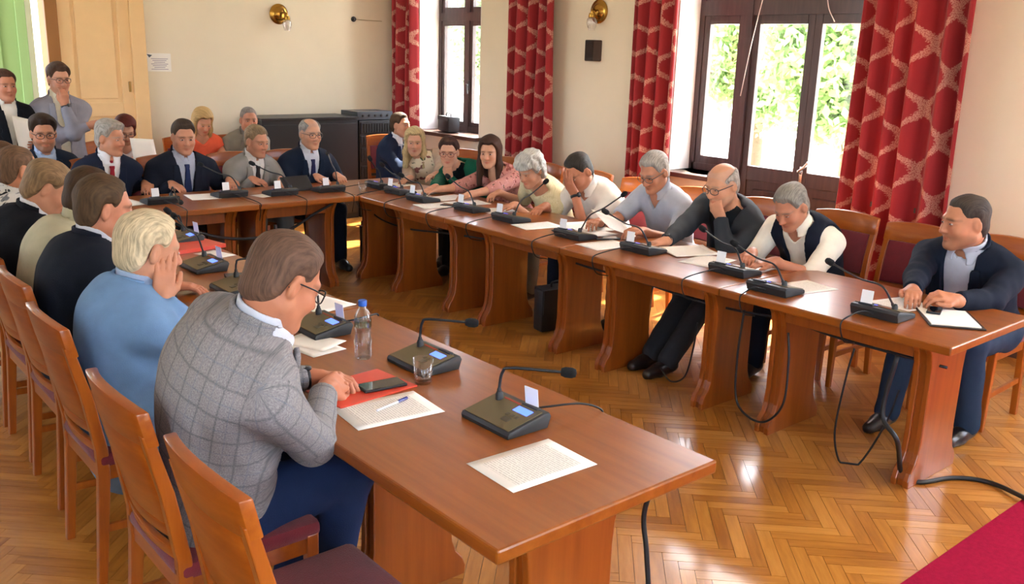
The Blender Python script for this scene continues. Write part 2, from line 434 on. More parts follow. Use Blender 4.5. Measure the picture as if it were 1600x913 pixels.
def hair_sdf(P, style, part=1, seed=0.0):
    ax = P.copy(); ax[:, 0] = np.abs(ax[:, 0])
    sk = smin(d_ell(P, (0, -.012, .036), (.075, .097, .084)), d_ell(P, (0, -.045, -.03), (.062, .055, .06)), .03)
    top = np.clip((P[:, 2]-.02)/.08, 0, 1)
    n = wav(P, 70, seed)*.0022+wav(P, 31, seed+2)*.003
    hl = hairline(P[:, 1])+.005*wav(P, 160, seed)+.016*np.exp(-((np.abs(P[:, 0])-.042)/.016)**2)*(P[:, 1] > .035)
    if style == 'short': t = .009+.008*top
    elif style == 'crop': t = .0045+.003*top
    elif style == 'full':
        t = .013+.014*top+.010*np.clip((P[:, 1]-.03)/.05, 0, 1)*top; hl = hl-.006
    elif style == 'curly':
        t = .030+.012*top; n = wav(P, 95, seed)*.008+wav(P, 50, seed)*.006; hl = np.minimum(hl, .055)-.02*(P[:, 1] < .03)
    elif style in ('thin', 'bald'): t = .007+.003*top
    elif style == 'bun': t = .014+.006*top
    else: t = .018+.012*top
    if style in ('short', 'crop', 'full', 'thin', 'bald', 'bun'): t = t*np.clip((P[:, 2]-hl)/.035, .12, 1)+.0006
    d = sk-t-n*np.clip((P[:, 2]-hl)/.02, .2, 1)
    reg = (hl-P[:, 2])*.8
    if style in ('thin', 'bald'):
        cut = d_ell(P, (0, .03, .115), (.058, .10, .05)) if style == 'thin' else d_ell(P, (0, .02, .10), (.078, .125, .085))
        d = smax(d, -cut, .012)
    if style == 'long' or style == 'longdark':
        L = .23 if style == 'long' else .27
        d = smax(d, reg, .008)
        for (a, b, ra, rb) in (((.068, .0, .03), (.082, .004, -.10), .026, .030), ((.082, .004, -.10), (.088, .022, -L), .030, .026), ((.045, -.07, .02), (.05, -.075, -L+.03), .045, .04)):
            d = smin(d, d_cone(ax, a, b, ra, rb)+wav(P*np.array([1, 1, .25]), 120, seed)*.004, .03)
        d = smin(d, d_cone(P, (0, -.085, 0), (0, -.085, -L+.04), .045, .04), .03)
        return smax(d, -d_ell(P, (0, .098, -.045), (.056, .075, .095)), .014)
    if style == 'bob':
        d = smax(d, reg, .008)
        d = smin(d, d_cone(ax, (.062, -.015, .03), (.076, -.01, -.055), .026, .024), .03)
        d = smin(d, d_cone(P, (0, -.08, 0), (0, -.08, -.06), .05, .04), .03)
        return smax(d, -d_ell(P, (0, .098, -.040), (.060, .075, .090)), .014)
    if style == 'bun': d = smin(d, d_ell(P, (0, -.115, .06), (.035, .035, .035)), .02)
    d = smax(d, reg, .005)
    d = smax(d, -(d_ell(ax, (.084, -.010, -.004), (.016, .021, .034))), .004)
    return d

# ================================================================ the setting
XW, YB, ZC = 6.28, 9.55, 3.6           # window wall (inner face), back wall, ceiling
XL, YN = -1.7, -2.2
M_WALL = mat('plaster_cream', 'e4d8c0', rough=.9, var=.03, vscale=2.5, bump=.05, bscale=120)
M_REVEAL = mat('plaster_white', 'e6e2dc', rough=.9)
M_CEIL = mat('plaster_ceiling', 'e8e4da', rough=.95)
M_DARKW = wood('window_wood', ('2e1f20', '3b2a2a', '4a3634'), 'Z', 3, 10, rough=.4, coat=.1)
M_SILL = wood('sill_wood', ('4a342c', '5a4036', '6a4c40'), 'Y', 3, 10, rough=.35, coat=.2)
M_CREAM = mat('door_paint', 'ecc690', rough=.55, var=.03)
M_TABLE = wood('table_veneer', ('7c3d0a', '8d4a10', '9b5518'), 'Y', 1.6, 16, rough=.30, coat=.25, bump=.01)
M_TABLEX = wood('table_veneer_cross', ('7c3d0a', '8d4a10', '9b5518'), 'X', 1.6, 16, rough=.30, coat=.25, bump=.01)
M_TLEG = wood('table_leg_veneer', ('7c3a0a', '8e460e', '9b5014'), 'Z', 1.6, 14, rough=.35, coat=.25, bump=.01)
M_CHAIR = wood('chair_beech', ('8a4008', '9b4d0e', 'aa5b16'), 'Z', 3, 10, rough=.33, coat=.3, bump=.02)
M_CHAIRY = wood('chair_beech_rail', ('8a4008', '9b4d0e', 'aa5b16'), 'Y', 3, 10, rough=.33, coat=.3, bump=.02)
M_BURG = mat('burgundy_fabric', '6c1220', rough=.9, bump=.3, bscale=300, var=.12, vscale=30, sheen=.2)
M_BLACK = mat('black_plastic', '17181b', rough=.45)
M_CABLE = mat('cable_rubber', '121214', rough=.5)
M_PAPERW = mat('paper_white', 'eeeae2', rough=.8)
def glass_mat(name, tint=(1, 1, 1), refl=.06):
    if name in MATS: return MATS[name]
    m = bpy.data.materials.new(name); m.use_nodes = True; MATS[name] = m; nt = m.node_tree; nt.nodes.clear()
    o = N(nt, 'ShaderNodeOutputMaterial'); t = N(nt, 'ShaderNodeBsdfTransparent'); g = N(nt, 'ShaderNodeBsdfGlossy'); g.inputs['Roughness'].default_value = .03
    t.inputs[0].default_value = (*tint, 1); lw = N(nt, 'ShaderNodeLayerWeight'); lw.inputs[0].default_value = .35
    k = mathn(nt, 'ADD', mathn(nt, 'MULTIPLY', lw.outputs['Facing'], refl*6), refl)
    mx = N(nt, 'ShaderNodeMixShader'); nt.links.new(k, mx.inputs[0]); nt.links.new(t.outputs[0], mx.inputs[1]); nt.links.new(g.outputs[0], mx.inputs[2])
    nt.links.new(mx.outputs[0], o.inputs[0]); return m
M_PANE = glass_mat('window_glass', (.97, .98, .97), .03)

def slab(name, lo, hi, m, kind='structure', parent=None, bevel=0.0):
    c = [(a+b)/2 for a, b in zip(lo, hi)]; d = [b-a for a, b in zip(lo, hi)]
    mb = MB(); mb.box((0, 0, 0), d, bevel); o = mb.build(name, m, parent, c)
    if parent is None: tag(o, kind=kind)
    return o
def wall_with_holes(name, axis, pos, thick, a0, a1, z0, z1, holes, m):
    """axis 'x': wall lies at x=pos..pos+thick and runs along y; 'y': the other way"""
    mb = MB(); us = sorted({a0, a1, *[h[0] for h in holes], *[h[1] for h in holes]}); zs = sorted({z0, z1, *[h[2] for h in holes], *[h[3] for h in holes]})
    for u0, u1 in zip(us, us[1:]):
        run = None
        for q0, q1 in zip(zs, zs[1:]):
            um, qm = (u0+u1)/2, (q0+q1)/2
            if any(h[0] < um < h[1] and h[2] < qm < h[3] for h in holes): continue
            c = (pos+thick/2, um, qm) if axis == 'x' else (um, pos+thick/2, qm)
            d = (thick, u1-u0, q1-q0) if axis == 'x' else (u1-u0, thick, q1-q0)
            mb.box(c, d)
    bmesh.ops.remove_doubles(mb.bm, verts=mb.bm.verts, dist=.0005)
    return tag(mb.build(name, m), kind='structure')
WA = (7.95, 9.10, .95, 3.15); WB = (3.0, 5.25, .90, 3.15)
wall_with_holes('wall_right', 'x', XW, .36, YN, YB+.3, 0, ZC, [WA, (WB[0], 3.51, WB[2], WB[3]), (3.51, 4.73, 0.0, WB[3]), (4.73, WB[1], WB[2], WB[3]), (-1.5, .9, .92, 3.15)], M_WALL)
wall_with_holes('wall_back', 'y', YB, .28, XL, XW, 0, ZC, [(1.25, 2.42, 0, 2.75)], M_WALL)
wall_with_holes('wall_left', 'x', XL-.3, .3, YN, YB, 0, ZC, [(-1.2, .4, .9, 3.1), (6.4, 8.8, .9, 3.1)], M_WALL)
wall_with_holes('wall_front', 'y', YN-.3, .3, XL, XW, 0, ZC, [(-.9, .9, .9, 3.1), (2.6, 4.0, .9, 3.1)], M_WALL)
slab('ceiling', (XL-.3, YN-.3, ZC), (XW+.36, YB+.3, ZC+.2), M_CEIL)
# white plastered window reveals
for i, (y0, y1, z0, z1) in enumerate((WA, WB)):
    mb = MB()
    for y, s_ in ((y0, 1), (y1, -1)):
        mb.box((XW+.15, y+s_*.004, (z0+z1)/2), (.302, .008, z1-z0))
    mb.box((XW+.15, (y0+y1)/2, z1-.004), (.302, y1-y0, .008))
    tag(mb.build('trim_%d' % (i+1), M_REVEAL), kind='structure')
slab('baseboard_right', (XW-.018, YN, 0), (XW, 3.5, .11), M_SILL); slab('baseboard_far', (3.30, YB-.018, 0), (XW, YB, .11), M_SILL)

# ---- windows
XF = 6.56                                # room face of the window joinery
def sash(parent, y0, y1, z0, z1, st=.055, x=XF, name='sash', pane=True, depth=.05):
    mb = MB(); xm = x+depth/2
    for y in (y0+st/2, y1-st/2): mb.box((xm, y, (z0+z1)/2), (depth, st, z1-z0), .004)
    for z in (z0+st*.6, z1-st*.6): mb.box((xm, (y0+y1)/2, z), (depth, y1-y0-2*st, st*1.2), .004)
    s_ = mb.build(name, M_DARKW, parent)
    if pane:
        mp = MB(); mp.box((xm, (y0+y1)/2, (z0+z1)/2), (.006, y1-y0-2*st+.01, z1-z0-2.4*st+.01)); mp.build('pane', M_PANE, s_)
    return s_
def handle(parent, y, z, x=XF, bright=True, tilt=0.0):
    mb = MB(); mb.box((x-.012, y, z), (.012, .024, .11), .004)
    mb.tube([(x-.02, y, z+.01), (x-.05, y, z+.015), (x-.055, y-.02, z+.02+tilt), (x-.055, y-.03, z-.09+tilt*2)], .009, 8)
    return mb.build('window_handle', mat('handle_steel', 'b8b4b0' if bright else '3a3436', rough=.3, metal=.8) if bright else M_BLACK, parent, smooth='auto')
w1 = tag(empty('window_1', (0, 0, 0)), kind='structure')
mb = MB()
y0, y1, z0, z1 = WA
for y in (y0+.03, y1-.03): mb.box((XF+.03, y, (z0+z1)/2), (.08, .06, z1-z0))
for z in (z0+.03, 2.24, z1-.03): mb.box((XF+.03, (y0+y1)/2, z), (.08, y1-y0-.12, .07 if z != 2.24 else .09))
mb.box((XF+.02, 8.535, (z0+2.2)/2), (.07, .07, 2.2-z0)); mb.box((XF+.02, 8.535, 2.72), (.07, .07, .86))
mb.build('frame', M_DARKW, w1)
for a, b_ in ((y0+.06, 8.505), (8.565, y1-.06)):
    sash(w1, a-.006, b_+.006, z0+.05, 2.205); sash(w1, a-.006, b_+.006, 2.28, z1-.05)
handle(w1, 8.50, 1.48, bright=False)
slab('sill', (XW-.10, WA[0]-.06, WA[2]-.04), (XF, WA[1]+.06, WA[2]), M_SILL, parent=w1, bevel=.006)
w2 = tag(empty('window_2', (0, 0, 0)), kind='structure')
mb = MB(); y0, y1, z0, z1 = WB
for y in (y0+.03, y1-.03): mb.box((XF+.03, y, (z0+z1)/2), (.08, .06, z1-z0))
for y in (3.51, 4.73): mb.box((XF+.02, y, z1/2), (.10, .085, z1))
for z in (2.275, z1-.03): mb.box((XF+.02, (y0+y1)/2, z), (.085, y1-y0-.12, .12 if z < 3 else .07))
mb.box((XF+.03, 4.99, z0+.03), (.08, .46, .06)); mb.box((XF+.03, 3.25, z0+.03), (.08, .46, .06))
mb.build('frame', M_DARKW, w2)
for a, b_ in ((4.775, y1-.06), (y0+.06, 3.465)):
    sash(w2, a-.006, b_+.006, z0+.05, 2.222, st=.064)
for a, b_ in ((4.775, y1-.06), (y0+.06, 3.465), (3.555, 4.10), (4.14, 4.685)):
    sash(w2, a-.02, b_+.02, 2.33, z1-.055)
slab('sill', (XW-.09, 4.74, z0-.04), (XF, y1+.05, z0), M_SILL, parent=w2, bevel=.006)
slab('sill', (XW-.09, y0-.05, z0-.04), (XF, 3.50, z0), M_SILL, parent=w2, bevel=.006)
d2 = tag(empty('door_2', (0, 0, 0)), kind='structure')
for a, b_ in ((4.12, 4.69), (3.55, 4.12)):
    lf = sash(d2, a, b_, .005, 2.222, st=.065, name='leaf', pane=False)
    mp = MB(); mp.box((XF+.025, (a+b_)/2, (.99+2.14)/2), (.006, b_-a-.12, 1.16)); mp.build('pane', M_PANE, lf)
    mb = MB(); mb.box((XF+.025, (a+b_)/2, .93), (.05, b_-a-.13, .12), .004); mb.box((XF+.03, (a+b_)/2, .47), (.03, b_-a-.13, .84))
    mb.box((XF+.018, (a+b_)/2, .47), (.03, b_-a-.26, .66), .012); mb.build('panel', M_DARKW, lf)
mb = MB(); mb.tube(curve_pts([(XF-.005, 4.10, .98), (XF-.05, 4.10, 1.0), (XF-.055, 4.06, 1.03), (XF-.05, 4.02, 1.08)], 5), .011, 8); mb.box((XF-.006, 4.10, .96), (.012, .03, .16), .004)
mb.build('door_handle', mat('door_handle_steel', 'c8c4c0', rough=.25, metal=.9), d2, smooth='auto')
def pull_cord(label, a, b_):
    mb = MB(); mb.tube(curve_pts([a, [(p+q)/2+e for p, q, e in zip(a, b_, (0, .015, -.02))], b_], 8), .004, 6)
    return tag(mb.build('window_pull_cord', mat('cord_white', 'd8d2cc', rough=.7), smooth=True), label, 'cord')
pull_cord('long pale cord slanting across the narrow side casement by the balcony door', onx(1198, -25, 6.50), onx(1157, 150, 6.53))
pull_cord('short pale cord over the balcony door pane nearer the wide red curtain', onx(1292, -20, 6.50), onx(1304, 34, 6.53))
pull_cord('thin pale cord hanging against the far window frame', onx(766, -5, 6.50), onx(783, 90, 6.52))

def plain_window(name, axis, pos, a0, a1, z0, z1):
    root = tag(empty(name, (0, 0, 0)), kind='structure')
    def B(mb, a, z, da, dz, t=.07):
        mb.box((pos, a, z) if axis == 'x' else (a, pos, z), (t, da, dz) if axis == 'x' else (da, t, dz))
    mb = MB(); am = (a0+a1)/2
    for a in (a0+.03, a1-.03): B(mb, a, (z0+z1)/2, .06, z1-z0)
    B(mb, am, (z0+z1)/2, .08, z1-z0-.12)
    for z in (z0+.03, z1-.03): B(mb, am, z, a1-a0-.12, .06)
    for a, w_ in (((a0+.06+am-.04)/2, am-a0-.10), ((a1-.06+am+.04)/2, a1-am-.10)): B(mb, a, 2.25, w_, .07)
    fr = mb.build('frame', M_DARKW, root)
    for a, w_ in (((a0+.06+am-.04)/2, am-a0-.10), ((a1-.06+am+.04)/2, a1-am-.10)):
        for q0, q1 in ((z0+.06, 2.215), (2.285, z1-.06)):
            mp = MB(); B(mp, a, (q0+q1)/2, w_, q1-q0, .006); mp.build('pane', M_PANE, fr)
plain_window('window_added', 'x', XW+.25, -1.5, .9, .92, 3.15)  # unseen window, added to let in more daylight
plain_window('window_4', 'x', XL-.2, -1.2, .4, .9, 3.1); plain_window('window_5', 'x', XL-.2, 6.4, 8.8, .9, 3.1)
plain_window('window_6', 'y', YN-.2, -.9, .9, .9, 3.1); plain_window('window_7', 'y', YN-.2, 2.6, 4.0, .9, 3.1)

# ---- back wall doorway
dr = tag(empty('door_1', (0, YB, 0)), kind='structure')
mb = MB()
for (x0, x1) in ((3.14, 3.28),): mb.box(((x0+x1)/2, -.02, 1.40), (x1-x0, .06, 2.80), .006)
mb.box((2.84, -.02, 2.86), (.88, .06, .14), .006); mb.build('casing', M_CREAM, dr)
MB().box((2.43, -.02, 1.40), (.11, .06, 2.80), .006).build('door_jamb', mat('jamb_shade', '9a6426', rough=.5), dr)  # left casing coloured brown for the shade in the doorway reveal
mb = MB()
for x0, x1 in ((2.49, 2.60), (3.03, 3.14)): mb.box(((x0+x1)/2, -.005, 1.40), (x1-x0, .035, 2.76), .003)
for z, h in ((.12, .22), (.92, .10), (1.20, .13), (2.72, .14)): mb.box((2.815, -.005, z), (.43, .035, h), .003)
lf = mb.build('leaf', M_CREAM, dr)
for z0_, z1_ in ((.23, .87), (.97, 1.135), (1.265, 2.65)):
    mb = MB(); mb.box((2.815, .004, (z0_+z1_)/2), (.43, .012, z1_-z0_)); mb.box((2.815, -.004, (z0_+z1_)/2), (.35, .016, z1_-z0_-.08), .006); mb.build('panel', M_CREAM, lf)
mb = MB(); mb.box((3.10, -.03, 1.42), (.02, .02, .10), .004); mb.build('lock_plate', mat('brass_worn', '9a7a44', rough=.4, metal=.9), lf)
M_HALL = mat('hall_green', '8fb078', rough=.8); M_HALLW = mat('hall_white', 'e6e8da', rough=.8)  # door green, with the hall's green light put into the colour
slab('trim_3', (2.402, YB-.004, 0), (2.425, YB+.29, 2.75), mat('reveal_shade', 'b5793a', rough=.6))  # reveal face, its shade put into the brown colour
slab('floor_hall', (0, YB+.28, -.05), (4.6, 12.2, 0), mat('hall_floor', '8a6a44', rough=.5))
slab('ceiling_hall', (0, YB+.28, 3.2), (4.6, 12.2, 3.3), M_CEIL)
xa, xb = ony(53, 60, 11.6)[0], ony(76, 60, 11.6)[0]
wall_with_holes('wall_hall', 'y', 11.6, .2, 0, 4.6, 0, 3.2, [(xa, xb, .9, 3.0), (.3, 1.6, .8, 3.0)], M_HALLW)
slab('wall_hall_side', (4.6, YB+.28, 0), (4.7, 11.8, 3.2), M_HALLW)
hd = tag(empty('door_3', (0, 11.6, 0)), kind='structure')
x0, x1 = ony(-60, 60, 11.5)[0], ony(44, 60, 11.5)[0]
mb = MB(); mb.box(((x0+x1)/2, -.03, 1.4), (x1-x0, .05, 2.8)); mb.build('leaf', M_HALL, hd)
mb = MB()
for x in (x0+.05, x1-.05, (x0+x1)/2): mb.box((x, -.07, 1.4), (.1, .03, 2.8), .005)
for z in (.1, 1.0, 2.7): mb.box(((x0+x1)/2, -.07, z), (x1-x0, .03, .16), .005)
mb.build('stile', M_HALL, hd)

# ---- parquet floor (herringbone), planks as geometry
def parquet_mat(name, rnd):
    m = wood(name, ('94591f', 'b0742e', 'c68b42'), 'X', 5, 9, rough=.30, coat=.36, rnd=rnd, bump=.03)
    nt = m.node_tree
    at = N(nt, 'ShaderNodeAttribute'); at.attribute_name = 'grain'
    mp = next(n for n in nt.nodes if n.type == 'MAPPING'); nt.links.new(at.outputs['Vector'], mp.inputs[0])
    return m
fl = slab('floor', (XL-.3, YN-.3, -.10), (XW+.36, YB+.28, -.004), mat('parquet_joint', '3e2712', rough=.7))
PW, NP = .0565, 6; PL = PW*NP; GAP = .0009
ea = np.array([.70711, -.70711]); eb = np.array([-.70711, -.70711])
planks = []
for j in range(-170, 60):
    for mm_ in range(-16, 16):
        i0 = j+2*NP*mm_; i = j+2*NP-1+2*NP*mm_
        for (ca, cb, o) in (((i0+NP/2)*PW, (j+.5)*PW, 0), ((i+.5)*PW, (j+NP/2)*PW, 1)):
            p = np.array([3.0, 2.0])+ea*ca+eb*cb
            if 0.25 < p[0] < XW+.1 and .75 < p[1] < YB-.02: planks.append((p[0], p[1], o))
def plank_depth(p):
    q = np.array([p[0], p[1], 0])-np.array([0, 0, CAM_H]); z = q@CF
    if z < .3: return None
    u, v = 800+F_PX*(q@CR)/z, 456.5-F_PX*(q@CU)/z
    if not (-20 < u < 1620 and -20 < v < 935): return None
    return z
vis = []
for p in planks:
    z = plank_depth(p)
    if z is not None and not (1.15 < p[0] < 2.05 and p[1] < 2.6) and not (p[1] < 1.30) and not (.6 < p[0] < 1.6 and 1.5 < p[1] < 3.1): vis.append((z, p))
vis.sort(key=lambda q: q[0]); near = {id(p) for z, p in vis[:300]}
def plank_mesh(o):
    mb = MB(); mb.box((0, 0, -.002), (PL-2*GAP, PW-2*GAP, .008)); me = mb.mesh('floorboard')
    a = me.attributes.new('grain', 'FLOAT_VECTOR', 'POINT'); co = np.zeros(len(me.vertices)*3, np.float32); me.vertices.foreach_get('co', co); a.data.foreach_set('vector', co)
    me.materials.append(parquet_mat('parquet_oak', 'object')); return me
pm = plank_mesh(0); angA = math.atan2(ea[1], ea[0]); angB = math.atan2(eb[1], eb[0])
Vs, Fs, Gs = [], [], []
cv = np.array([v.co[:] for v in pm.vertices]); cf = np.array([p.vertices[:] for p in pm.polygons])
for p in planks:
    an = angB if p[2] else angA
    if id(p) in near:
        o = bpy.data.objects.new('floorboard', pm); COL.objects.link(o); o.parent = fl
        o.location = (p[0]-fl.location.x, p[1]-fl.location.y, -fl.location.z); o.rotation_euler = (0, 0, an)
    else:
        c, s_ = math.cos(an), math.sin(an); v = cv.copy(); v[:, 0], v[:, 1] = cv[:, 0]*c-cv[:, 1]*s_+p[0], cv[:, 0]*s_+cv[:, 1]*c+p[1]
        Fs.append(cf+len(Vs)*len(cv)); Vs.append(v-np.array(fl.location)); Gs.append(cv)
me = np_mesh('floorboards', np.concatenate(Vs), np.concatenate(Fs), [parquet_mat('parquet_oak_far', 'island')], attrs={'grain': np.concatenate(Gs)})
me.polygons.foreach_set('use_smooth', np.zeros(len(me.polygons), bool))
tag(link_mesh('floorboards', me, parent=fl), kind='stuff')

# ---- outside
M_LAWN = mat('outside_paving', 'd8d4c4', rough=.95, var=.08, vscale=1.2)
tag(slab('ground_outside', (XW+.36, -30, -.6), (60, 60, -.5), M_LAWN), kind='structure')
def tree(label, x, y, h, cr, n, seed, col):
    rng = np.random.RandomState(seed); root = empty('garden_tree', (x, y, -.5)); tag(root, label, 'tree', 'garden trees outside the windows')
    mb = MB(); mb.tube(curve_pts([(0, 0, 0), (.1, .05, h*.3), (-.05, .1, h*.6), (.05, 0, h*.9)], 5), [.16-.12*i/15 for i in range(16)], 8)
    for k in range(7):
        a = k*2.4; mb.tube([(0, 0, h*(.35+.06*k)), (math.cos(a)*cr*.35, math.sin(a)*cr*.35, h*(.45+.06*k)), (math.cos(a)*cr*.75, math.sin(a)*cr*.75, h*(.5+.06*k))], [.07, .045, .015], 6)
    mb.build('trunk', mat('bark', '5a4a3a', rough=.9, bump=.4, bscale=20), root, smooth=True)
    cl = rng.normal(size=(46, 3)); cl /= np.linalg.norm(cl, axis=1)[:, None]; cl *= (rng.rand(46, 1)**.4)*np.array([cr, cr, h*.34])*.85; cl[:, 2] += h*.66
    cen = cl[rng.randint(0, 46, n)]+rng.normal(size=(n, 3))*cr*.17
    a = rng.normal(size=(n, 3)); a /= np.linalg.norm(a, axis=1)[:, None]; b_ = np.cross(a, rng.normal(size=(n, 3))); b_ /= np.linalg.norm(b_, axis=1)[:, None]
    L = rng.uniform(.05, .11, (n, 1)); V = np.stack([cen-a*L, cen+b_*L*.55, cen+a*L, cen-b_*L*.55], 1).reshape(-1, 3)
    m = bpy.data.materials.get('leaf_'+col)
    if m is None:
        m = mat('leaf_'+col, col, rough=.6, var=.25, vscale=1.5); nt = m.node_tree; bs = nt.nodes['Principled BSDF']; tr = N(nt, 'ShaderNodeBsdfTranslucent'); tr.inputs[0].default_value = lin(col)
        mx = N(nt, 'ShaderNodeMixShader'); mx.inputs[0].default_value = .45; nt.links.new(bs.outputs[0], mx.inputs[1]); nt.links.new(tr.outputs[0], mx.inputs[2]); nt.links.new(mx.outputs[0], nt.nodes['Material Output'].inputs[0])
    me = np_mesh('foliage', V, np.arange(len(V)).reshape(-1, 4), [m]); tag(link_mesh('foliage', me, parent=root), kind='stuff')
tree('leafy green tree seen through the balcony door pane beside the narrow casement', 14.5, 10.1, 3.8, 1.25, 14000, 3, '86a468')
tree('leafy green tree filling the balcony door pane nearer the wide red curtain', 12.2, 6.9, 3.8, 1.30, 14000, 4, '8aa86c')
tree('pale green tree seen through the narrow side casement', 18.0, 14.2, 4.4, 1.5, 11000, 5, '97b090')
tree('tall tree seen through the far window', 14.0, 17.5, 4.4, 1.4, 9000, 6, '93aa80')

# ---- curtains
def curtain_mat():
    if 'curtain' in MATS: return MATS['curtain']
    m = mat('curtain', 'a32f34', rough=.75, sheen=.15, spec=.3); nt = m.node_tree; b = nt.nodes['Principled BSDF']
    at = N(nt, 'ShaderNodeAttribute'); at.attribute_name = 'cloth'; sp = N(nt, 'ShaderNodeSeparateXYZ'); nt.links.new(at.outputs['Vector'], sp.inputs[0])
    Wd, Pd = .48, .42
    sv = mathn(nt, 'SINE', mathn(nt, 'MULTIPLY', sp.outputs[1], 2*math.pi/Pd))
    def band(sign, off):
        c = mathn(nt, 'ADD', mathn(nt, 'DIVIDE', sp.outputs[0], Wd), mathn(nt, 'MULTIPLY', sv, .25*sign)); f = mathn(nt, 'FRACT', mathn(nt, 'ADD', c, off))
        return mathn(nt, 'ABSOLUTE', mathn(nt, 'SUBTRACT', f, .5))
    q = mathn(nt, 'MINIMUM', band(1, 0.0), band(-1, .5))
    n = N(nt, 'ShaderNodeTexNoise'); n.inputs['Scale'].default_value = 70; n.inputs['Detail'].default_value = 3; nt.links.new(at.outputs['Vector'], n.inputs['Vector'])
    w_ = mathn(nt, 'ADD', .078, mathn(nt, 'MULTIPLY', mathn(nt, 'SUBTRACT', n.outputs[0], .5), .16))
    k = N(nt, 'ShaderNodeMapRange'); nt.links.new(mathn(nt, 'SUBTRACT', w_, q), k.inputs[0]); k.inputs[1].default_value = -.01; k.inputs[2].default_value = .02
    vo = N(nt, 'ShaderNodeTexNoise'); vo.inputs['Scale'].default_value = 130; nt.links.new(at.outputs['Vector'], vo.inputs['Vector'])
    k2 = N(nt, 'ShaderNodeMapRange'); nt.links.new(vo.outputs[0], k2.inputs[0]); k2.inputs[1].default_value = .40; k2.inputs[2].default_value = .55; k2.inputs[3].default_value = .25; k2.inputs[4].default_value = .95
    mx = N(nt, 'ShaderNodeMix', data_type='RGBA'); nt.links.new(mathn(nt, 'MULTIPLY', k.outputs[0], k2.outputs[0]), mx.inputs[0]); mx.inputs[6].default_value = lin('a02a30'); mx.inputs[7].default_value = lin('d3a08c')
    nt.links.new(mx.outputs[2], b.inputs['Base Color'])
    tr = N(nt, 'ShaderNodeBsdfTranslucent'); nt.links.new(mx.outputs[2], tr.inputs[0]); ms = N(nt, 'ShaderNodeMixShader'); ms.inputs[0].default_value = .16
    nt.links.new(b.outputs[0], ms.inputs[1]); nt.links.new(tr.outputs[0], ms.inputs[2]); nt.links.new(ms.outputs[0], nt.nodes['Material Output'].inputs[0])
    return m
def curtain(label, y0, y1, folds, seed, x=6.12, z0=.03, z1=3.3, amp=.072, flare=0.0):
    rng = np.random.RandomState(seed); nu, nz = folds*10+1, 26; L = abs(y1-y0)
    u = np.linspace(0, 1, nu); ph = u*folds*2*math.pi+.5*np.sin(u*7+seed)
    V, A = [], []
    for k in range(nz):
        t = k/(nz-1); z = z0+(z1-z0)*t; am = amp*(1.1-.35*t)
        yy = y0+(y1-y0)*(u+flare*(1-t)*(u-.5))+.012*np.sin(ph*.5+3*t+seed); xx = x+am*np.sin(ph+.5*np.sin(2.2*t+seed))+.02*np.sin(u*9+t*2)
        V.append(np.stack([xx, yy, np.full(nu, z)], 1)); A.append(np.stack([u*L*1.75, np.full(nu, z), np.zeros(nu)], 1))
    V = np.concatenate(V); A = np.concatenate(A)
    q = np.array([(k*nu+i, k*nu+i+1, (k+1)*nu+i+1, (k+1)*nu+i) for k in range(nz-1) for i in range(nu-1)])
    cen = np.array([x, (y0+y1)/2, 0]); me = np_mesh('curtain', V-cen, q, [curtain_mat()], attrs={'cloth': A})
    o = link_mesh('curtain', me, loc=cen); md = o.modifiers.new('thickness', 'SOLIDIFY'); md.thickness = .006
    return tag(o, label, 'curtain', 'red patterned curtains at the windows')
curtain('red ogee-patterned curtain in the room corner beyond the far window', 9.45, 8.93, 4, 1)
curtain('red ogee-patterned curtain between the far window and the wall speaker', 7.36, 6.62, 5, 2)
curtain('red ogee-patterned curtain between the wall speaker and the narrow side casement', 5.62, 5.10, 4, 3)
curtain('wide red ogee-patterned curtain behind the empty chair, hanging over the balcony door edge', 3.46, 2.70, 5, 4, flare=.12)

# ---- wall fittings
def sconce(label, pos, out):
    root = empty('wall_sconce', pos, math.atan2(out[1], out[0])); tag(root, label, 'lamp')
    br = mat('brass', 'a8803a', rough=.25, metal=1.0); Mx = Matrix.Rotation(math.pi/2, 4, 'Y')
    MB().lathe([(0, .0), (.105, .0), (.108, .012), (.09, .022), (.075, .026), (.06, .045), (.03, .055), (0, .058)], 28, Mx).build('backplate', br, root, smooth='auto')
    mb = MB(); mb.tube(curve_pts([(.05, 0, 0), (.10, .01, .015), (.13, .03, 0), (.13, .035, -.03)], 5), .012, 8); mb.lathe([(0, .0), (.028, 0), (.034, -.03), (.03, -.045)], 16, Matrix.Translation((.13, .035, -.02))); mb.build('arm', br, root, smooth='auto')
    MB().lathe([(.028, 0), (.045, -.02), (.05, -.05), (.04, -.09), (.03, -.105), (.033, -.118)], 20, Matrix.Translation((.13, .035, -.055))).build('glass_shade', glass_mat('shade_glass', (.93, .93, .95), .12), root, smooth=True)
sconce('brass wall sconce with glass shade above the small wall speaker', onx(937, 18, XW), (-1, 0))
sconce('brass wall sconce with glass shade above the black rack cabinet', ony(435, 22, YB), (0, -1))
sp_ = onx(924, 79, XW-.06); root = empty('wall_speaker', (XW, sp_[1], sp_[2])); tag(root, 'small dark brown loudspeaker on the wall beneath a brass sconce', 'speaker')
mb = MB(); mb.prism([(0, -.075), (-.09, -.055), (-.09, .055), (0, .075)], 'z', -.095, .095, .008); mb.build('cabinet', mat('speaker_brown', '3a2a24', rough=.6), root)
mb = MB(); mb.box((-.093, 0, 0), (.008, .10, .17), .004); mb.build('grille', mat('speaker_grille', '2a201c', rough=.8, bump=.6, bscale=500), root)
p = ony(247.5, 97.5, YB); root = empty('wall_notice', (p[0], YB-.004, p[2])); tag(root, 'white printed notice pinned to the cream wall beside the door', 'notice')
MB().box((0, 0, 0), (.252, .004, .178)).build('sheet', M_PAPERW, root)
mb = MB()
for i in range(7):
    w_ = .17-.03*((i*7) % 3); mb.box((.01, -.0025, .035-.017*i), (w_, .001, .006))
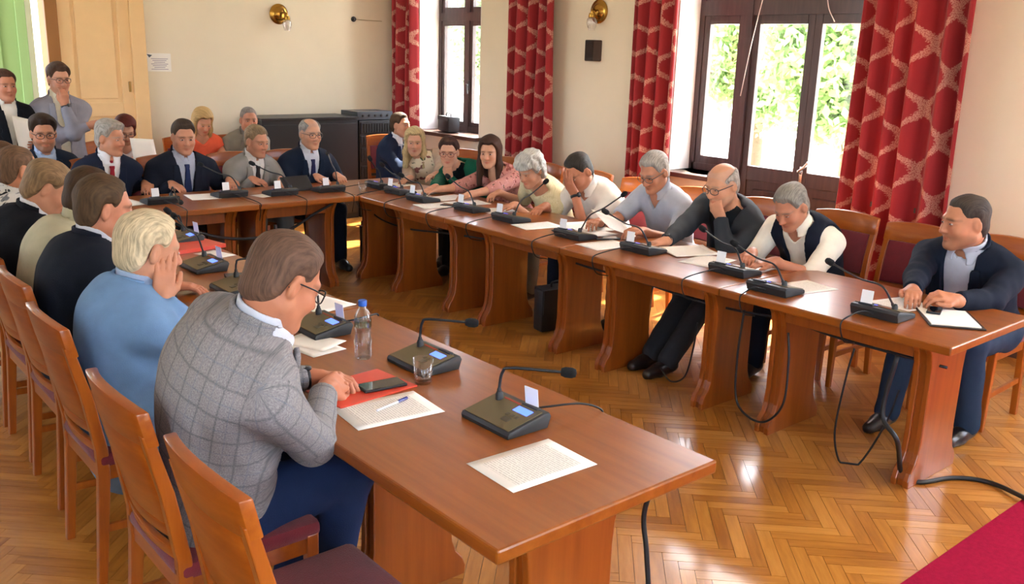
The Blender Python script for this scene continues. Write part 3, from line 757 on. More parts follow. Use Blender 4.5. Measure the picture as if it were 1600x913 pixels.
mb.build('text_lines', mat('notice_ink', '9c94a4', rough=.9), root)
mb = MB(); mb.prism([(-.115, .08), (-.06, .07), (-.09, .045)], 'y', -.003, -.002); mb.build('emblem', mat('emblem_ink', '5a6470', rough=.9), root)
p = ony(552, 30, YB); mb = MB(); mb.lathe([(0, 0), (.03, 0), (.03, .012), (.018, .014), (.016, .04), (0, .042)], 16, Matrix.Rotation(math.pi/2, 4, 'X')); o = mb.build('wall_sensor', M_BLACK, None, (p[0], YB, p[2]), smooth='auto'); tag(o, 'small black sensor on the back wall near the corner curtain', 'sensor')
mb = MB(); mb.tube([(0, 0, 0), (.15, 0, -.005), (.35, 0, -.008)], .005, 6); o = mb.build('wall_wire', mat('wire_beige', 'b8a888', rough=.7), None, (p[0]+.03, YB-.006, p[2])); tag(o, 'thin beige wire running from the wall sensor to the corner', 'wire')

# ================================================================ tables
TZ = .75
def leg_outline(hw=.0):
    h = [(.225, 0), (.228, .035), (.215, .07), (.185, .105), (.168, .15), (.160, .22), (.160, .50), (.166, .57), (.185, .63), (.215, .67), (.235, .712)]
    h = [(x-hw, z) for x, z in h]
    return h+[(-x, z) for x, z in h[::-1]]
def table(label, cx, cy, lx, ly, legs, run='y', group='conference tables in the U'):
    """run: direction of the row; legs: offsets of the leg panels along the row"""
    root = empty('conference_table', (cx, cy, 0)); tag(root, label, 'table', None)
    MB().box((0, 0, TZ-.02), (lx-.003, ly-.003, .04), .007).build('tabletop', M_TABLE if run == 'y' else M_TABLEX, root, smooth=False)
    ax = 'y' if run == 'y' else 'x'
    for o in legs:
        mb = MB(); mb.prism(leg_outline(), ax, o-.042, o-.014, .005); mb.prism(leg_outline(.014), ax, o-.014, o+.014); mb.prism(leg_outline(), ax, o+.014, o+.042, .005)
        mb.build('leg', M_TLEG, root)
    n = max(legs)-min(legs) if len(legs) > 1 else .0
    if n:
        mid = (max(legs)+min(legs))/2
        for s_ in (-.17, .17):
            mb = MB(); c = (s_, mid, .655); d = (.022, n-.084, .11)
            if run == 'x': c = (mid, s_, .655); d = (n-.084, .022, .11)
            mb.box(c, d); mb.build('apron', M_TLEG, root)
    return root
TXR = 4.05
ys = [1.51, 2.67, 3.83, 4.99, 6.10]
for i, lb in enumerate(('reddish table at the free end of the window row, under the leather folder', 'reddish veneered table in front of the bald man in the dark grey jacket',
                        'reddish table in front of the man in the light blue shirt', 'reddish veneered table in front of the women near the far corner')):
    a, b_ = ys[i], ys[i+1]; table(lb, TXR, (a+b_)/2, .80, b_-a, (-(b_-a)/2+.21, (b_-a)/2-.21))
table('reddish veneered square corner table joining the window row and the far row', TXR, 6.50, .80, .80, (-.08,))
table('reddish table with the water bottle, in front of the plaid blazer', 1.605, 2.39, .81, 1.94, (-.77, 0, .77))
table('reddish table in front of the man in the light blue jacket', 1.605, 4.23, .81, 1.74, (-.66, .66))
table('reddish veneered table at the door end of the left row', 1.605, 6.0, .81, 1.80, (-.70, .70))
table('reddish table of the far row under the black tablet', 3.24, 6.50, .82, .80, (-.30, .28), 'x')
table('reddish table of the far row before the red tie', 2.42, 6.50, .82, .80, (-.28, .28), 'x')

# ================================================================ chairs
def make_chair():
    root = empty('wooden_chair', (0, 0, 0))
    mb = MB(); mb.box((.01, 0, .462), (.43, .43, .055), .02); mb.build('seat', M_BURG, root, smooth='auto')
    mb = MB()
    for y in (-.19, .19): mb.box((.01, y, .415), (.40, .025, .06), .004)
    for x in (.205, -.185): mb.box((x, 0, .415), (.025, .36, .06), .004)
    mb.build('seat_frame', M_CHAIRY, root)
    for y in (-.195, .195):
        mb = MB(); mb.box((.195, y, .225), (.038, .038, .45), .004, taper=.72); mb.build('front_leg', M_CHAIR, root)
        mb = MB(); P = [(-.235, 0), (-.205, .40), (-.205, .50), (-.235, .70), (-.275, .88), (-.245, .88), (-.198, .70), (-.165, .50), (-.165, .40), (-.205, 0)]
        mb.prism(P, 'y', y-.017, y+.017, .004); mb.build('rear_post', M_CHAIR, root)
        mb = MB(); mb.box((-.01, y, .20), (.38, .018, .03), .003, rot=Matrix.Rotation(.03, 3, 'Y')); mb.build('stretcher', M_CHAIR, root)
    def rail(name, x0, z0, z1, th, bow, hw, m, arch=0.0):
        mb = MB(); n = 10; A = []
        for i in range(n+1):
            y = -hw+2*hw*i/n; q = 1-(y/hw)**2; x = x0-bow*q; zt = z1+arch*q
            lean = -(z1-z0)*.22
            A.append([mb.bm.verts.new(v) for v in ((x+th/2, y, z0), (x-th/2, y, z0), (x-th/2+lean, y, zt), (x+th/2+lean, y, zt))])
        for i in range(n):
            for k in range(4): mb.bm.faces.new((A[i][k], A[i][(k+1) % 4], A[i+1][(k+1) % 4], A[i+1][k]))
        mb.bm.faces.new(A[0][::-1]); mb.bm.faces.new(A[-1]); bmesh.ops.recalc_face_normals(mb.bm, faces=mb.bm.faces)
        es = [e for e in mb.bm.edges if len(e.link_faces) == 2 and e.calc_face_angle() > .6]; bmesh.ops.bevel(mb.bm, geom=es, offset=.006, segments=2, profile=.5, affect='EDGES')
        return mb.build(name, m, root, smooth='auto')
    rail('top_rail', -.245, .845, .945, .034, .028, .2135, M_CHAIRY, .018)
    bp = rail('back_panel', -.208, .60, .85, .012, .022, .18, M_CHAIRY)
    rail('back_pad', -.190, .605, .845, .026, .022, .175, M_BURG).parent = bp
    rail('lower_rail', -.190, .555, .60, .024, .024, .185, M_CHAIRY)
    rail('bottom_rail', -.183, .485, .525, .022, .020, .185, M_CHAIRY)
    return root
CHAIR0 = make_chair(); chair_used = []
def chair(label, x, y, face, group=None):
    o = CHAIR0 if not chair_used else copy_tree(CHAIR0); chair_used.append(o)
    o.location = (x, y, 0); o.rotation_euler = (0, 0, math.radians(face)); o['label'] = label; o['category'] = 'chair'
    return o

# ================================================================ conference microphones
M_MICB = mat('mic_base_dark', '26282a', rough=.5); M_MICT = mat('mic_top_bronze', '6a5f42', rough=.45, metal=.25); M_LCD = mat('mic_display', '3a55e0', rough=.3, emit=1.2)
M_FOAM = mat('mic_foam', '0e0e10', rough=.95, bump=.5, bscale=600); M_CARD = mat('id_card', 'e6e8ea', rough=.5); M_RED = mat('mic_led_red', 'b03020', rough=.4)
def _m(fn, name, smooth='auto'):
    mb = MB(); fn(mb); me = mb.mesh(name)
    me.polygons.foreach_set('use_smooth', [True]*len(me.polygons)); me.set_sharp_from_angle(angle=math.radians(35)); return me
BASE_OUT = [(-.085, .0), (-.088, .012), (-.082, .022), (.055, .050), (.078, .048), (.085, .036), (.072, .0)]     # (depth away from user, z)
MIC_ME = {
 'base': (_m(lambda b: b.prism(BASE_OUT, 'x', -.115, .115, .006), 'mic_base'), M_MICB),
 'top_plate': (_m(lambda b: b.prism([(-.080, .0235), (-.080, .0255), (.054, .053), (.054, .050)], 'x', -.106, .106), 'mic_top'), M_MICT),
 'display': (_m(lambda b: b.prism([(.008, .0432), (.008, .0447), (.036, .0507), (.036, .049)], 'x', .020, .085), 'mic_display'), M_LCD),
 'talk_button': (_m(lambda b: b.prism([(-.050, .030), (-.050, .034), (-.028, .0385), (-.028, .034)], 'x', .030, .062, .002), 'mic_button'), mat('mic_button', '504a38', rough=.5)),
 'led_strip': (_m(lambda b: b.prism([(.042, .0495), (.042, .0520), (.047, .053), (.047, .050)], 'x', -.06, .015), 'mic_led'), M_RED),
 'card_reader': (_m(lambda b: b.box((.05, .058, .052), (.07, .018, .010), .003), 'mic_reader'), M_MICB),
}
KEY_ME = [_m(lambda b: b.prism([(-.022, .036), (-.022, .0395), (-.010, .042), (-.010, .038)], 'x', x, x+.014, .001), 'mic_key') for x in (.02, .04, .06)]
CARD_ME = _m(lambda b: b.box((0, 0, 0), (.054, .002, .060)), 'id_card')
def mic(label, x, y, fwd, headpos, z=TZ, card=True, style='lean', cable=None, group=None):
    """fwd: direction (deg) away from its user"""
    root = empty('conference_microphone', (x, y, z+.001), math.radians(fwd-90)); tag(root, label, 'microphone')
    bo = None
    for k, (me, m) in MIC_ME.items():
        o = link_mesh(k, me, m, bo or root)
        if bo is None: bo = o
    for me in KEY_ME: link_mesh('key', me, mat('mic_button'), bo)
    if card:
        c = link_mesh('id_card', CARD_ME, M_CARD, root, (.05, .058, .085)); c.rotation_euler = (.12, 0, .1)
    a = math.radians(fwd); f = np.array([math.cos(a), math.sin(a)]); r = np.array([f[1], -f[0]])
    hw = np.array(headpos, float)-np.array([x, y, z]); h = np.array([hw[:2]@r, hw[:2]@f, hw[2]]); b0 = np.array([-.070, .030, .046])
    if style == 'bend': pts = [b0, b0+[0, 0, .045], b0+[0, 0, h[2]-b0[2]-.018]+(h-b0)*[.04, .04, 0], b0+[0, 0, h[2]-b0[2]-.002]+(h-b0)*[.18, .18, 0], h*[1, 1, 1]]
    else: pts = [b0, b0+[0, 0, .035]+(h-b0)*[.06, .06, 0], b0+[0, 0, .075]+(h-b0)*[.22, .22, .12], (b0+[0, 0, .05])*.45+h*.55, h]
    cp = curve_pts(pts, 7); gn = MB().tube(cp, [.0075 if i < 6 else .0048 for i in range(len(cp))], 8).build('gooseneck', M_BLACK, root, smooth=True)
    mb = MB(); mb.lathe([(0, -.024), (.012, -.022), (.0165, -.01), (.0165, .012), (.012, .023), (0, .026)], 14, Matrix.Translation(Vector(h)) @ Vector(np.array(cp[-1])-np.array(cp[-3])).to_track_quat('Z', 'Y').to_matrix().to_4x4())
    mb.build('mic_head', M_FOAM, gn, smooth=True)
    mb = MB(); mb.lathe([(.013, 0), (.013, .02), (.009, .03)], 12, Matrix.Translation((-.070, .030, .042))); mb.build('neck_socket', M_MICB, root, smooth=True)
    if cable:
        cw = [(x+f[0]*.08, y+f[1]*.08, z+.02)]+list(cable); loc = []
        for q in cw:
            v = np.array(q)-np.array([x, y, z]); loc.append((v[:2]@r, v[:2]@f, v[2]))
        MB().tube(curve_pts(loc, 6), .0035, 6).build('cable', M_CABLE, root, smooth=True)
    return root
def edge_cable(x, y, edge, s_, dy=.05):
    return [(x+s_*.13, y+dy*.4, TZ+.035), (edge-s_*.03, y+dy, TZ+.010), (edge+s_*.012, y+dy*1.1, TZ-.02), (edge-s_*.02, y+dy, TZ-.10), (edge-s_*.12, y+dy, TZ-.13)]
# left row (users look +x)
mic('bronze-topped gooseneck microphone beside the lone printed sheet at the table end', 1.70, 1.99, 0, onz(888, 583, .905), style='bend', cable=[(1.83, 1.93, .79), (1.93, 1.90, .785), (2.0, 1.88, .758), (2.012, 1.88, .72), (1.97, 1.88, .64)])
mic('bronze-topped gooseneck microphone behind the water glass', 1.80, 2.57, 0, onz(737, 505, .905), style='bend', card=False)
mic('bronze-topped gooseneck microphone before the plaid-blazer man, beside scattered papers', 1.70, 3.15, 0, onz(470, 455, .90), style='bend', cable=[(1.85, 3.12, .78), (1.95, 3.18, .765), (2.0, 3.2, .755), (2.012, 3.2, .70)])
mic('bronze-topped gooseneck microphone in front of the light blue jacket man, black case behind it', 1.69, 3.92, 0, onz(392, 404, .88), style='bend', card=False)
mic('bronze-topped gooseneck microphone beside the red folder on the left row', 1.74, 4.42, 0, onz(272, 338, .95))
mic('bronze-topped gooseneck microphone beyond the red folder on the left row', 1.90, 5.12, 0, onz(262, 330, .92))
# window row (users look -x)
rm = [(1.93, 3.87, (1297, 410), .93, 'beside the leather folder and the man in the navy jacket', 1), (2.47, 3.83, (1148, 381), .95, 'on the printed sheet before the man in the dark vest', 0),
      (2.83, 3.99, (1098, 358), .95, 'before the crossed hands of the man in the dark vest', 1), (3.48, 3.99, (946, 331), .95, 'before the bald man in the dark grey jacket', 1),
      (4.00, 3.94, (975, 304), 1.0, 'before the man reading in the light blue shirt', 1), (4.66, 3.97, (853, 284), 1.0, 'before the man covering his face with his hand', 1),
      (5.12, 3.99, (700, 276), .97, 'before the white-haired woman', 1), (5.66, 3.94, (627, 274), .94, 'before the long-haired woman in the pink blouse', 1),
      (6.06, 4.00, (597, 258), .97, 'before the woman in the green cardigan', 1), (6.40, 4.03, (578, 248), 1.0, 'on the corner table before the blonde woman', 0)]
for y, x, hp, hz, lb, cd in rm:
    h = onz(hp[0], hp[1], hz)
    mic('dark gooseneck microphone '+lb, x, y, 180, h, card=bool(cd), cable=edge_cable(x, y, 3.65, -1, .06))
for x, y, hp, lb in ((2.265, 6.50, (267, 325), 'before the man with the red tie'), (2.80, 6.55, (304, 268), 'before the smiling man in the dark suit'), (3.165, 6.45, (387, 269), 'beside the tablet and the light grey suit'), (3.565, 6.43, (512, 240), 'before the man with glasses in the dark suit')):
    h = (x-.12, y+.22, TZ+.22) if hp[1] < 300 else (x+.05, y-.16, TZ+.03)
    if hp == (267, 325): h = onz(267, 322, .74)+np.array([0, -.02, .02]); h = np.array([x+.02, 6.16, .80])
    if hp == (512, 240): h = onz(512, 240, 1.0)
    mic('dark gooseneck microphone on the far row '+lb, x, y, 270, h, cable=[(x, y-.12, TZ+.03), (x+.03, 6.11, TZ+.01), (x+.03, 6.085, TZ-.03), (x+.03, 6.11, TZ-.12)])

# ================================================================ papers and small things on the tables
def print_mat():
    if 'printed' in MATS: return MATS['printed']
    m = mat('printed', 'f0ece4', rough=.8); nt = m.node_tree; b = nt.nodes['Principled BSDF']
    tc = N(nt, 'ShaderNodeTexCoord'); sp = N(nt, 'ShaderNodeSeparateXYZ'); nt.links.new(tc.outputs['Object'], sp.inputs[0])
    ln = mathn(nt, 'GREATER_THAN', mathn(nt, 'FRACT', mathn(nt, 'MULTIPLY', sp.outputs[1], 110)), .45)
    n = N(nt, 'ShaderNodeTexNoise'); n.inputs['Scale'].default_value = 1; mp = N(nt, 'ShaderNodeMapping'); mp.inputs['Scale'].default_value = (260, 110, 1)
    nt.links.new(tc.outputs['Object'], mp.inputs[0]); nt.links.new(mp.outputs[0], n.inputs['Vector'])
    wd = mathn(nt, 'GREATER_THAN', n.outputs[0], .42)
    inx = mathn(nt, 'LESS_THAN', mathn(nt, 'ABSOLUTE', sp.outputs[0]), .078); iny = mathn(nt, 'LESS_THAN', mathn(nt, 'ABSOLUTE', sp.outputs[1]), .115)
    k = mathn(nt, 'MULTIPLY', mathn(nt, 'MULTIPLY', ln, wd), mathn(nt, 'MULTIPLY', inx, iny))
    mx = N(nt, 'ShaderNodeMix', data_type='RGBA'); nt.links.new(mathn(nt, 'MULTIPLY', k, .38), mx.inputs[0]); mx.inputs[6].default_value = lin('f0ece4'); mx.inputs[7].default_value = lin('77726e')
    nt.links.new(mx.outputs[2], b.inputs['Base Color']); return m
def sheet_mesh(curl=0.0, w=.21, h=.297):
    n = 6; V = []; F = []
    for i in range(n+1):
        for j in range(n+1):
            x, y = (i/n-.5)*w, (j/n-.5)*h; V.append((x, y, .0012+curl*((i/n)**3*.03+(j/n-.5)**2*.01)))
    for i in range(n):
        for j in range(n): a = i*(n+1)+j; F.append((a, a+n+1, a+n+2, a+1))
    return np.array(V), np.array(F)
SHEETS = {}
def paper(label, x, y, rz, z=TZ, curl=0.0, w=.21, h=.297, printed=True, group=None, rot=None):
    key = (curl, w, h, printed)
    if key not in SHEETS: SHEETS[key] = np_mesh('sheet', *sheet_mesh(curl, w, h), [print_mat() if printed else M_PAPERW])
    o = link_mesh('paper_sheet', SHEETS[key], None, None, (x, y, z), math.radians(rz))
    if rot: o.rotation_euler = rot
    md = o.modifiers.new('thickness', 'SOLIDIFY'); md.thickness = .0008; md.offset = 1
    return tag(o, label, 'paper', group)
paper('printed sheet lying alone near the free end of the table', 1.566, 1.716, 88)
paper('printed sheet with a blue pen on it beside the red folder', 1.46, 2.285, 84)
paper('blank sheet behind the microphone facing the plaid-blazer man', 1.885, 3.53, 12, printed=False)
paper('upper loose sheet of a pair beside the plaid-blazer man', 1.60, 3.03, 25, z=TZ+.002, w=.15, h=.21, printed=False)
paper('lower loose sheet of a pair beside the plaid-blazer man', 1.575, 2.98, 8, w=.15, h=.21, printed=False)
paper('white sheet beside the red folder on the left row', 1.91, 4.70, 15, w=.13, h=.19, printed=False)
paper('white sheet by the elbow of the man in the light blue jacket', 1.52, 3.52, 40, printed=False, w=.18, h=.24)
paper('printed sheet before the man covering his face', 4.00, 4.42, 80); paper('folded-up sheet between the two men in pale shirts', 4.20, 4.16, 75, curl=1.0)
paper('sheet under the reading man\'s microphone', 4.10, 4.02, 95, printed=False)
paper('printed sheet before the man in the light blue shirt', 3.93, 3.73, 85)
paper('topmost of the overlapping sheets before the bald man', 4.20, 3.30, 70, z=TZ+.004, curl=.5); paper('lower of the overlapping sheets before the bald man', 4.11, 3.10, 98, z=TZ)
paper('printed sheet under the microphone by the man in the dark vest', 4.02, 2.44, 78)
paper('sheet beside the leather folder at the free end', 4.11, 1.98, 75)
for i, (x, y, r_, lb) in enumerate(((4.17, 5.40, 82, 'wide sheet under the pink-bloused woman\'s hand'), (4.20, 5.68, 95, 'sheet beside the pink-bloused woman\'s mobile phone'), (3.90, 5.42, 80, 'sheet at the table edge before the pink-bloused woman'),
                                  (4.22, 6.02, 88, 'sheet before the woman in the green cardigan'), (4.20, 6.45, 100, 'sheet on the corner table before the blonde woman'), (4.18, 5.02, 78, 'sheet before the white-haired woman'))):
    paper(lb, x, y, r_, z=TZ+.0001*i)
for x, y, r_, lb in ((2.06, 6.60, 10, 'sheet before the man with the red tie'), (2.62, 6.62, -8, 'sheet before the smiling man in the dark suit'), (3.02, 6.45, 12, 'small sheet left of the tablet on the far row')):
    paper(lb, x, y, r_, printed=False, w=.21 if x < 3 else .12, h=.28 if x < 3 else .15)
M_REDF = mat('red_card', 'd8452e', rough=.5, coat=.2)
def folder(label, x, y, rz, d=(.24, .31, .008), m=None):
    mb = MB(); mb.box((0, 0, d[2]*.25), (d[0], d[1], d[2]*.4), .001); mb.box((.002, 0, d[2]*.8), (d[0], d[1], d[2]*.35), .001, rot=Matrix.Rotation(.006, 3, 'Y'))
    mb.box((-d[0]/2, 0, d[2]*.5), (.004, d[1], d[2])); return tag(mb.build('paper_folder', m or M_REDF, None, (x, y, TZ+.001), math.radians(rz)), label, 'folder')
folder('red card folder under the mobile phone beside the plaid-blazer man', 1.49, 2.50, 95, d=(.22, .31, .004))
folder('red folder lying before the light blue jacket man near the far table', 1.87, 4.93, 100, d=(.22, .30, .02))
folder('dark grey folder lying behind the light blue jacket man\'s microphone', 1.82, 4.05, 75, d=(.24, .33, .015), m=mat('folder_grey', '4a4644', rough=.6))
bpy.data.objects['paper_folder.002'].location.x = 1.88
def phone(label, x, y, rz, z=TZ, d=(.076, .155)):
    root = empty('mobile_phone', (x, y, z), math.radians(rz)); tag(root, label, 'phone')
    MB().box((0, 0, .005), (d[0], d[1], .009), .003).build('case', M_BLACK, root, smooth='auto'); MB().box((0, 0, .0097), (d[0]-.006, d[1]-.012, .0006)).build('screen', mat('phone_glass', '0c0d10', rough=.08), root)
phone('black mobile phone lying on the red card folder', 1.55, 2.46, 84, TZ+.006)
phone('black mobile phone before the bald man\'s reading neighbour', 4.02, 4.18, 70); phone('black mobile phone before the pink-bloused woman', 3.99, 5.36, 30); phone('black mobile phone beside the light blue shirt man\'s sheet', 4.08, 3.86, 60)
root = empty('ballpoint_pen', (1.475, 2.30, TZ+.003), math.radians(14)); tag(root, 'white ballpoint pen with a blue cap lying on the printed sheet', 'pen')
MB().tube([(-.055, 0, .004), (.045, 0, .004), (.050, 0, .004)], [.004, .004, .003], 8).build('barrel', mat('pen_white', 'e4e6ea', rough=.3), root, smooth=True)
mb = MB(); mb.tube([(.042, 0, .004), (.085, 0, .004), (.088, 0, .004)], [.0048, .0046, .003], 8); mb.box((.065, 0, .009), (.04, .003, .002)); mb.build('cap', mat('pen_blue', '1e2a78', rough=.35), root, smooth='auto')
root = empty('water_bottle', (1.66, 2.76, TZ+.001)); tag(root, 'clear plastic water bottle with a blue cap on the table', 'bottle')
prof = [(.0, .002), (.026, .0), (.031, .006)]+[(.0315+.0016*math.sin(i*1.25), .01+i*.0085) for i in range(10)]+[(.027, .10), (.0265, .108), (.031, .118)]+[(.0315, .125), (.0315, .15), (.029, .165), (.022, .18), (.0135, .193), (.0125, .205)]
MB().lathe(prof, 28).build('bottle_body', glass_mat('bottle_plastic', (.90, .94, .98), .07), root, smooth=True)
MB().lathe([(0, .200), (.0155, .200), (.016, .204), (.016, .218), (.0145, .221), (0, .221)], 24).build('cap', mat('cap_blue', '2a62c8', rough=.4), root, smooth='auto')
MB().lathe([(0, .004), (.029, .008), (.030, .10), (.0255, .104), (.030, .12), (.030, .148), (0, .148)], 24).build('water', glass_mat('water_body', (.96, .98, 1.0), .03), root, smooth=True)
MB().lathe([(.0322, .122), (.0322, .148)], 28).build('label', glass_mat('bottle_label', (.62, .80, .62), .08), root, smooth=True)
def tumbler(label, x, y, water=.02):
    root = empty('drinking_glass', (x, y, TZ+.001)); tag(root, label, 'glass')
    MB().lathe([(0, .0), (.027, 0), (.029, .004), (.036, .088), (.0345, .088), (.028, .012), (0, .010)], 28).build('glass_wall', glass_mat('tumbler_glass', (.985, .985, .985), .05), root, smooth=True)
    MB().lathe([(0, .0105), (.0275, .0125), (.0275+.08*water, .012+water), (0, .012+water)], 24).build('water', glass_mat('tumbler_water', (.95, .93, .88), .04), root, smooth=True)
tumbler('water glass standing before a bronze-topped microphone on the near table', 1.69, 2.42); tumbler('water glass standing on the far corner table', 3.75, 6.21, .04)
# tablet case, leather folder
root = empty('tablet', (3.36, 6.62, TZ+.001), math.radians(5)); tag(root, 'black tablet in a folding case standing on the far row', 'tablet')
MB().box((0, 0, .004), (.25, .18, .008), .002).build('keyboard_cover', M_BLACK, root); mb = MB(); mb.box((0, -.05, .06), (.25, .008, .13), .003, rot=Matrix.Rotation(-.75, 3, 'X')); mb.build('case', M_BLACK, root)
MB().box((0, -.044, .064), (.235, .003, .115), .001, rot=Matrix.Rotation(-.75, 3, 'X')).build('screen', mat('tablet_glass', '101216', rough=.1), root)
root = empty('leather_folder', (4.07, 1.715, TZ+.001), math.radians(128)); tag(root, 'open dark leather writing folder with white pages at the table end', 'folder')
MB().box((0, 0, .003), (.23, .30, .006), .002).build('cover', mat('leather_dark', '2a1a16', rough=.5), root); MB().box((.005, .003, .009), (.205, .27, .006), .001).build('notepad', M_PAPERW, root)
phone('dark mobile phone lying on the open leather folder', 4.10, 1.80, 110, TZ+.014, (.06, .12))

# ================================================================ bags, rack, carpet, cables
def briefcase(label, x, y, rz, d=(.38, .12, .30), col='1a1a1c'):
    root = empty('briefcase', (x, y, 0), math.radians(rz)); tag(root, label, 'bag'); m = mat('bag_'+col, col, rough=.55, bump=.2, bscale=200)
    mb = MB(); mb.box((0, 0, d[2]/2+.005), d, .02); mb.build('body', m, root, smooth='auto')
    mb = MB(); mb.prism([(-d[1]/2-.006, d[2]*.45), (-d[1]/2-.006, d[2]+.004), (d[1]/2+.004, d[2]+.012), (d[1]/2+.004, d[2]*.8), (d[1]/2, d[2]*.8), (d[1]/2, d[2]), (-d[1]/2, d[2]), (-d[1]/2, d[2]*.45)], 'x', -d[0]/2+.01, d[0]/2-.01); mb.build('flap', m, root)
    mb = MB(); mb.tube(curve_pts([(-.07, 0, d[2]), (-.06, 0, d[2]+.04), (.06, 0, d[2]+.04), (.07, 0, d[2])], 5), .008, 8); mb.build('handle', m, root, smooth=True)
    mb = MB(); mb.box((0, -d[1]/2-.008, d[2]*.5), (.03, .006, .03), .002); mb.build('clasp', mat('clasp_steel', '9a9a9a', rough=.3, metal=1), root)
briefcase('black briefcase standing on the parquet under the window row', 4.23, 4.42, -8, (.36, .11, .30))
briefcase('dark blue bag standing under the far corner table', 4.20, 6.85, -50, (.16, .10, .34), '161a2e')
briefcase('black bag with white papers lying on the far window sill', 6.36, 8.62, 75, (.34, .14, .17), '15151a')
o = [x for x in bpy.data.objects if x.name.startswith('briefcase')][-1]; o.location.z = .951
root = empty('rack_cabinet', (4.75, 9.15, 0)); tag(root, 'low black cabinet against the back wall behind the seated men', 'cabinet')
x0, x1 = 4.19, 5.32
MB().box(((x0+x1)/2-4.75, 0, .555), (x1-x0, .50, 1.11), .004).build('body', mat('rack_black', '1b1c20', rough=.5), root)
MB().box(((x0+x1)/2-4.75, 0, 1.118), (x1-x0+.02, .52, .022), .004).build('top', mat('rack_top', '26272c', rough=.4), root)
for k in (0, 1): MB().box((x0-4.75+.28+.56*k, -.255, .56), (.53, .016, 1.0), .004).build('door', mat('rack_door', '202126', rough=.45), root)
root = empty('equipment_rack', (5.57, 9.15, 0)); tag(root, 'black equipment rack with ventilated front beside the corner curtain', 'rack')
mb = MB(); mb.box((0, 0, .54), (.46, .50, 1.08), .004); mb.build('frame', mat('rack_black', '1b1c20'), root)
for z, h in ((1.0, .12), (.86, .10), (.70, .16), (.5, .16)):
    u = MB().box((0, -.256, z), (.43, .014, h), .003).build('unit', mat('rack_unit', '2a2d33', rough=.4, metal=.4), root)
    mb = MB()
    for k in range(11): mb.box((-.17+.034*k, -.266, z), (.018, .008, h*.75))
    mb.build('vents', mat('rack_vent', '0c0d10', rough=.6), u)
root = empty('amplifier', (5.56, 9.1, 1.083)); tag(root, 'grey amplifier lying on top of the equipment rack', 'amplifier')
MB().box((0, 0, .05), (.46, .36, .09), .004).build('case', mat('amp_grey', '4a5058', rough=.4, metal=.5), root)
for k in range(5): MB().lathe([(0, 0), (.014, 0), (.012, .012), (0, .013)], 12, Matrix.Translation((-.16+.08*k, -.18, .05)) @ Matrix.Rotation(math.pi/2, 4, 'X')).build('knob', mat('amp_knob', '1a1c20', rough=.4), root, smooth='auto')
mb = MB(); mb.box((0, 0, .006), (4.1, 2.0, .012), .003); o = mb.build('carpet', mat('carpet_red', 'a01038', rough=1.0, bump=.6, bscale=700, var=.15, vscale=60, spec=.1), None, (4.2, .31, 0)); tag(o, 'crimson carpet runner laid on the parquet', 'carpet')
def cable(label, pts, r, n=8):
    c = np.array(pts[0]); o = MB().tube([(p[0]-c[0], p[1]-c[1], max(p[2], r+.001)-c[2]) for p in curve_pts(pts, n)], r, 8).build('floor_cable', M_CABLE, None, c, smooth=True); return tag(o, label, 'cable')
cable('thick black cable running down a table leg and over the parquet to the carpet', [(3.76, 1.78, .62), (3.74, 1.80, .35), onx(1402, 690, 3.72), onz(1410, 748, .012), onz(1440, 754, .012), onz(1490, 747, .012), onz(1545, 754, .012), onz(1596, 776, .024), onz(1640, 800, .024)], .011)
cable('thin black cable looped from the end table down to the floor', [onx(1335, 545, 3.80), onx(1322, 590, 3.80), onx(1304, 680, 3.80), onx(1318, 733, 3.84), onx(1345, 722, 3.88), onx(1385, 660, 3.92), onx(1405, 610, 3.92)], .005)
cable('black cable hanging in a loop between two table legs', [onx(1163, 485, 3.80), onx(1152, 560, 3.80), onx(1152, 630, 3.80), onx(1188, 660, 3.80), onx(1222, 635, 3.80), onx(1232, 570, 3.82), onx(1232, 520, 3.84)], .006)
cable('short black cable loop beside the outstretched shoes', [onx(1090, 505, 3.95), onx(1083, 545, 3.95), onx(1070, 588, 3.95), onx(1048, 596, 3.95), onx(1032, 575, 3.95)], .005)
cable('black cable bundle slung beneath the window row near the free end', [onx(1480, 575, 3.96), onx(1380, 548, 3.96), onx(1300, 525, 3.96), onx(1230, 500, 3.96), onx(1150, 485, 3.96), onx(1080, 467, 3.96), onx(1000, 440, 3.96)], .007)
cable('black cable bundle slung beneath the far half of the window row', [onx(1000, 440, 3.96), onx(920, 418, 3.96), onx(850, 395, 3.96), onx(780, 378, 3.96), onx(700, 365, 3.96), onx(640, 358, 3.96), onx(600, 345, 3.96), onx(575, 328, 3.96)], .007)
cable('black cable bundle slung across the front of the far row', [ony(262, 345, 6.22), ony(300, 360, 6.22), ony(350, 372, 6.22), ony(400, 372, 6.22), ony(450, 360, 6.22), ony(490, 335, 6.22), ony(520, 318, 6.22)], .011)
cable('black power cable hanging from the near table end to the floor', [(1.93, 1.56, .70), onx(1007, 800, 1.93), onx(1010, 860, 1.93), onx(1014, 930, 1.93), onx(1016, 990, 1.93)], .008)

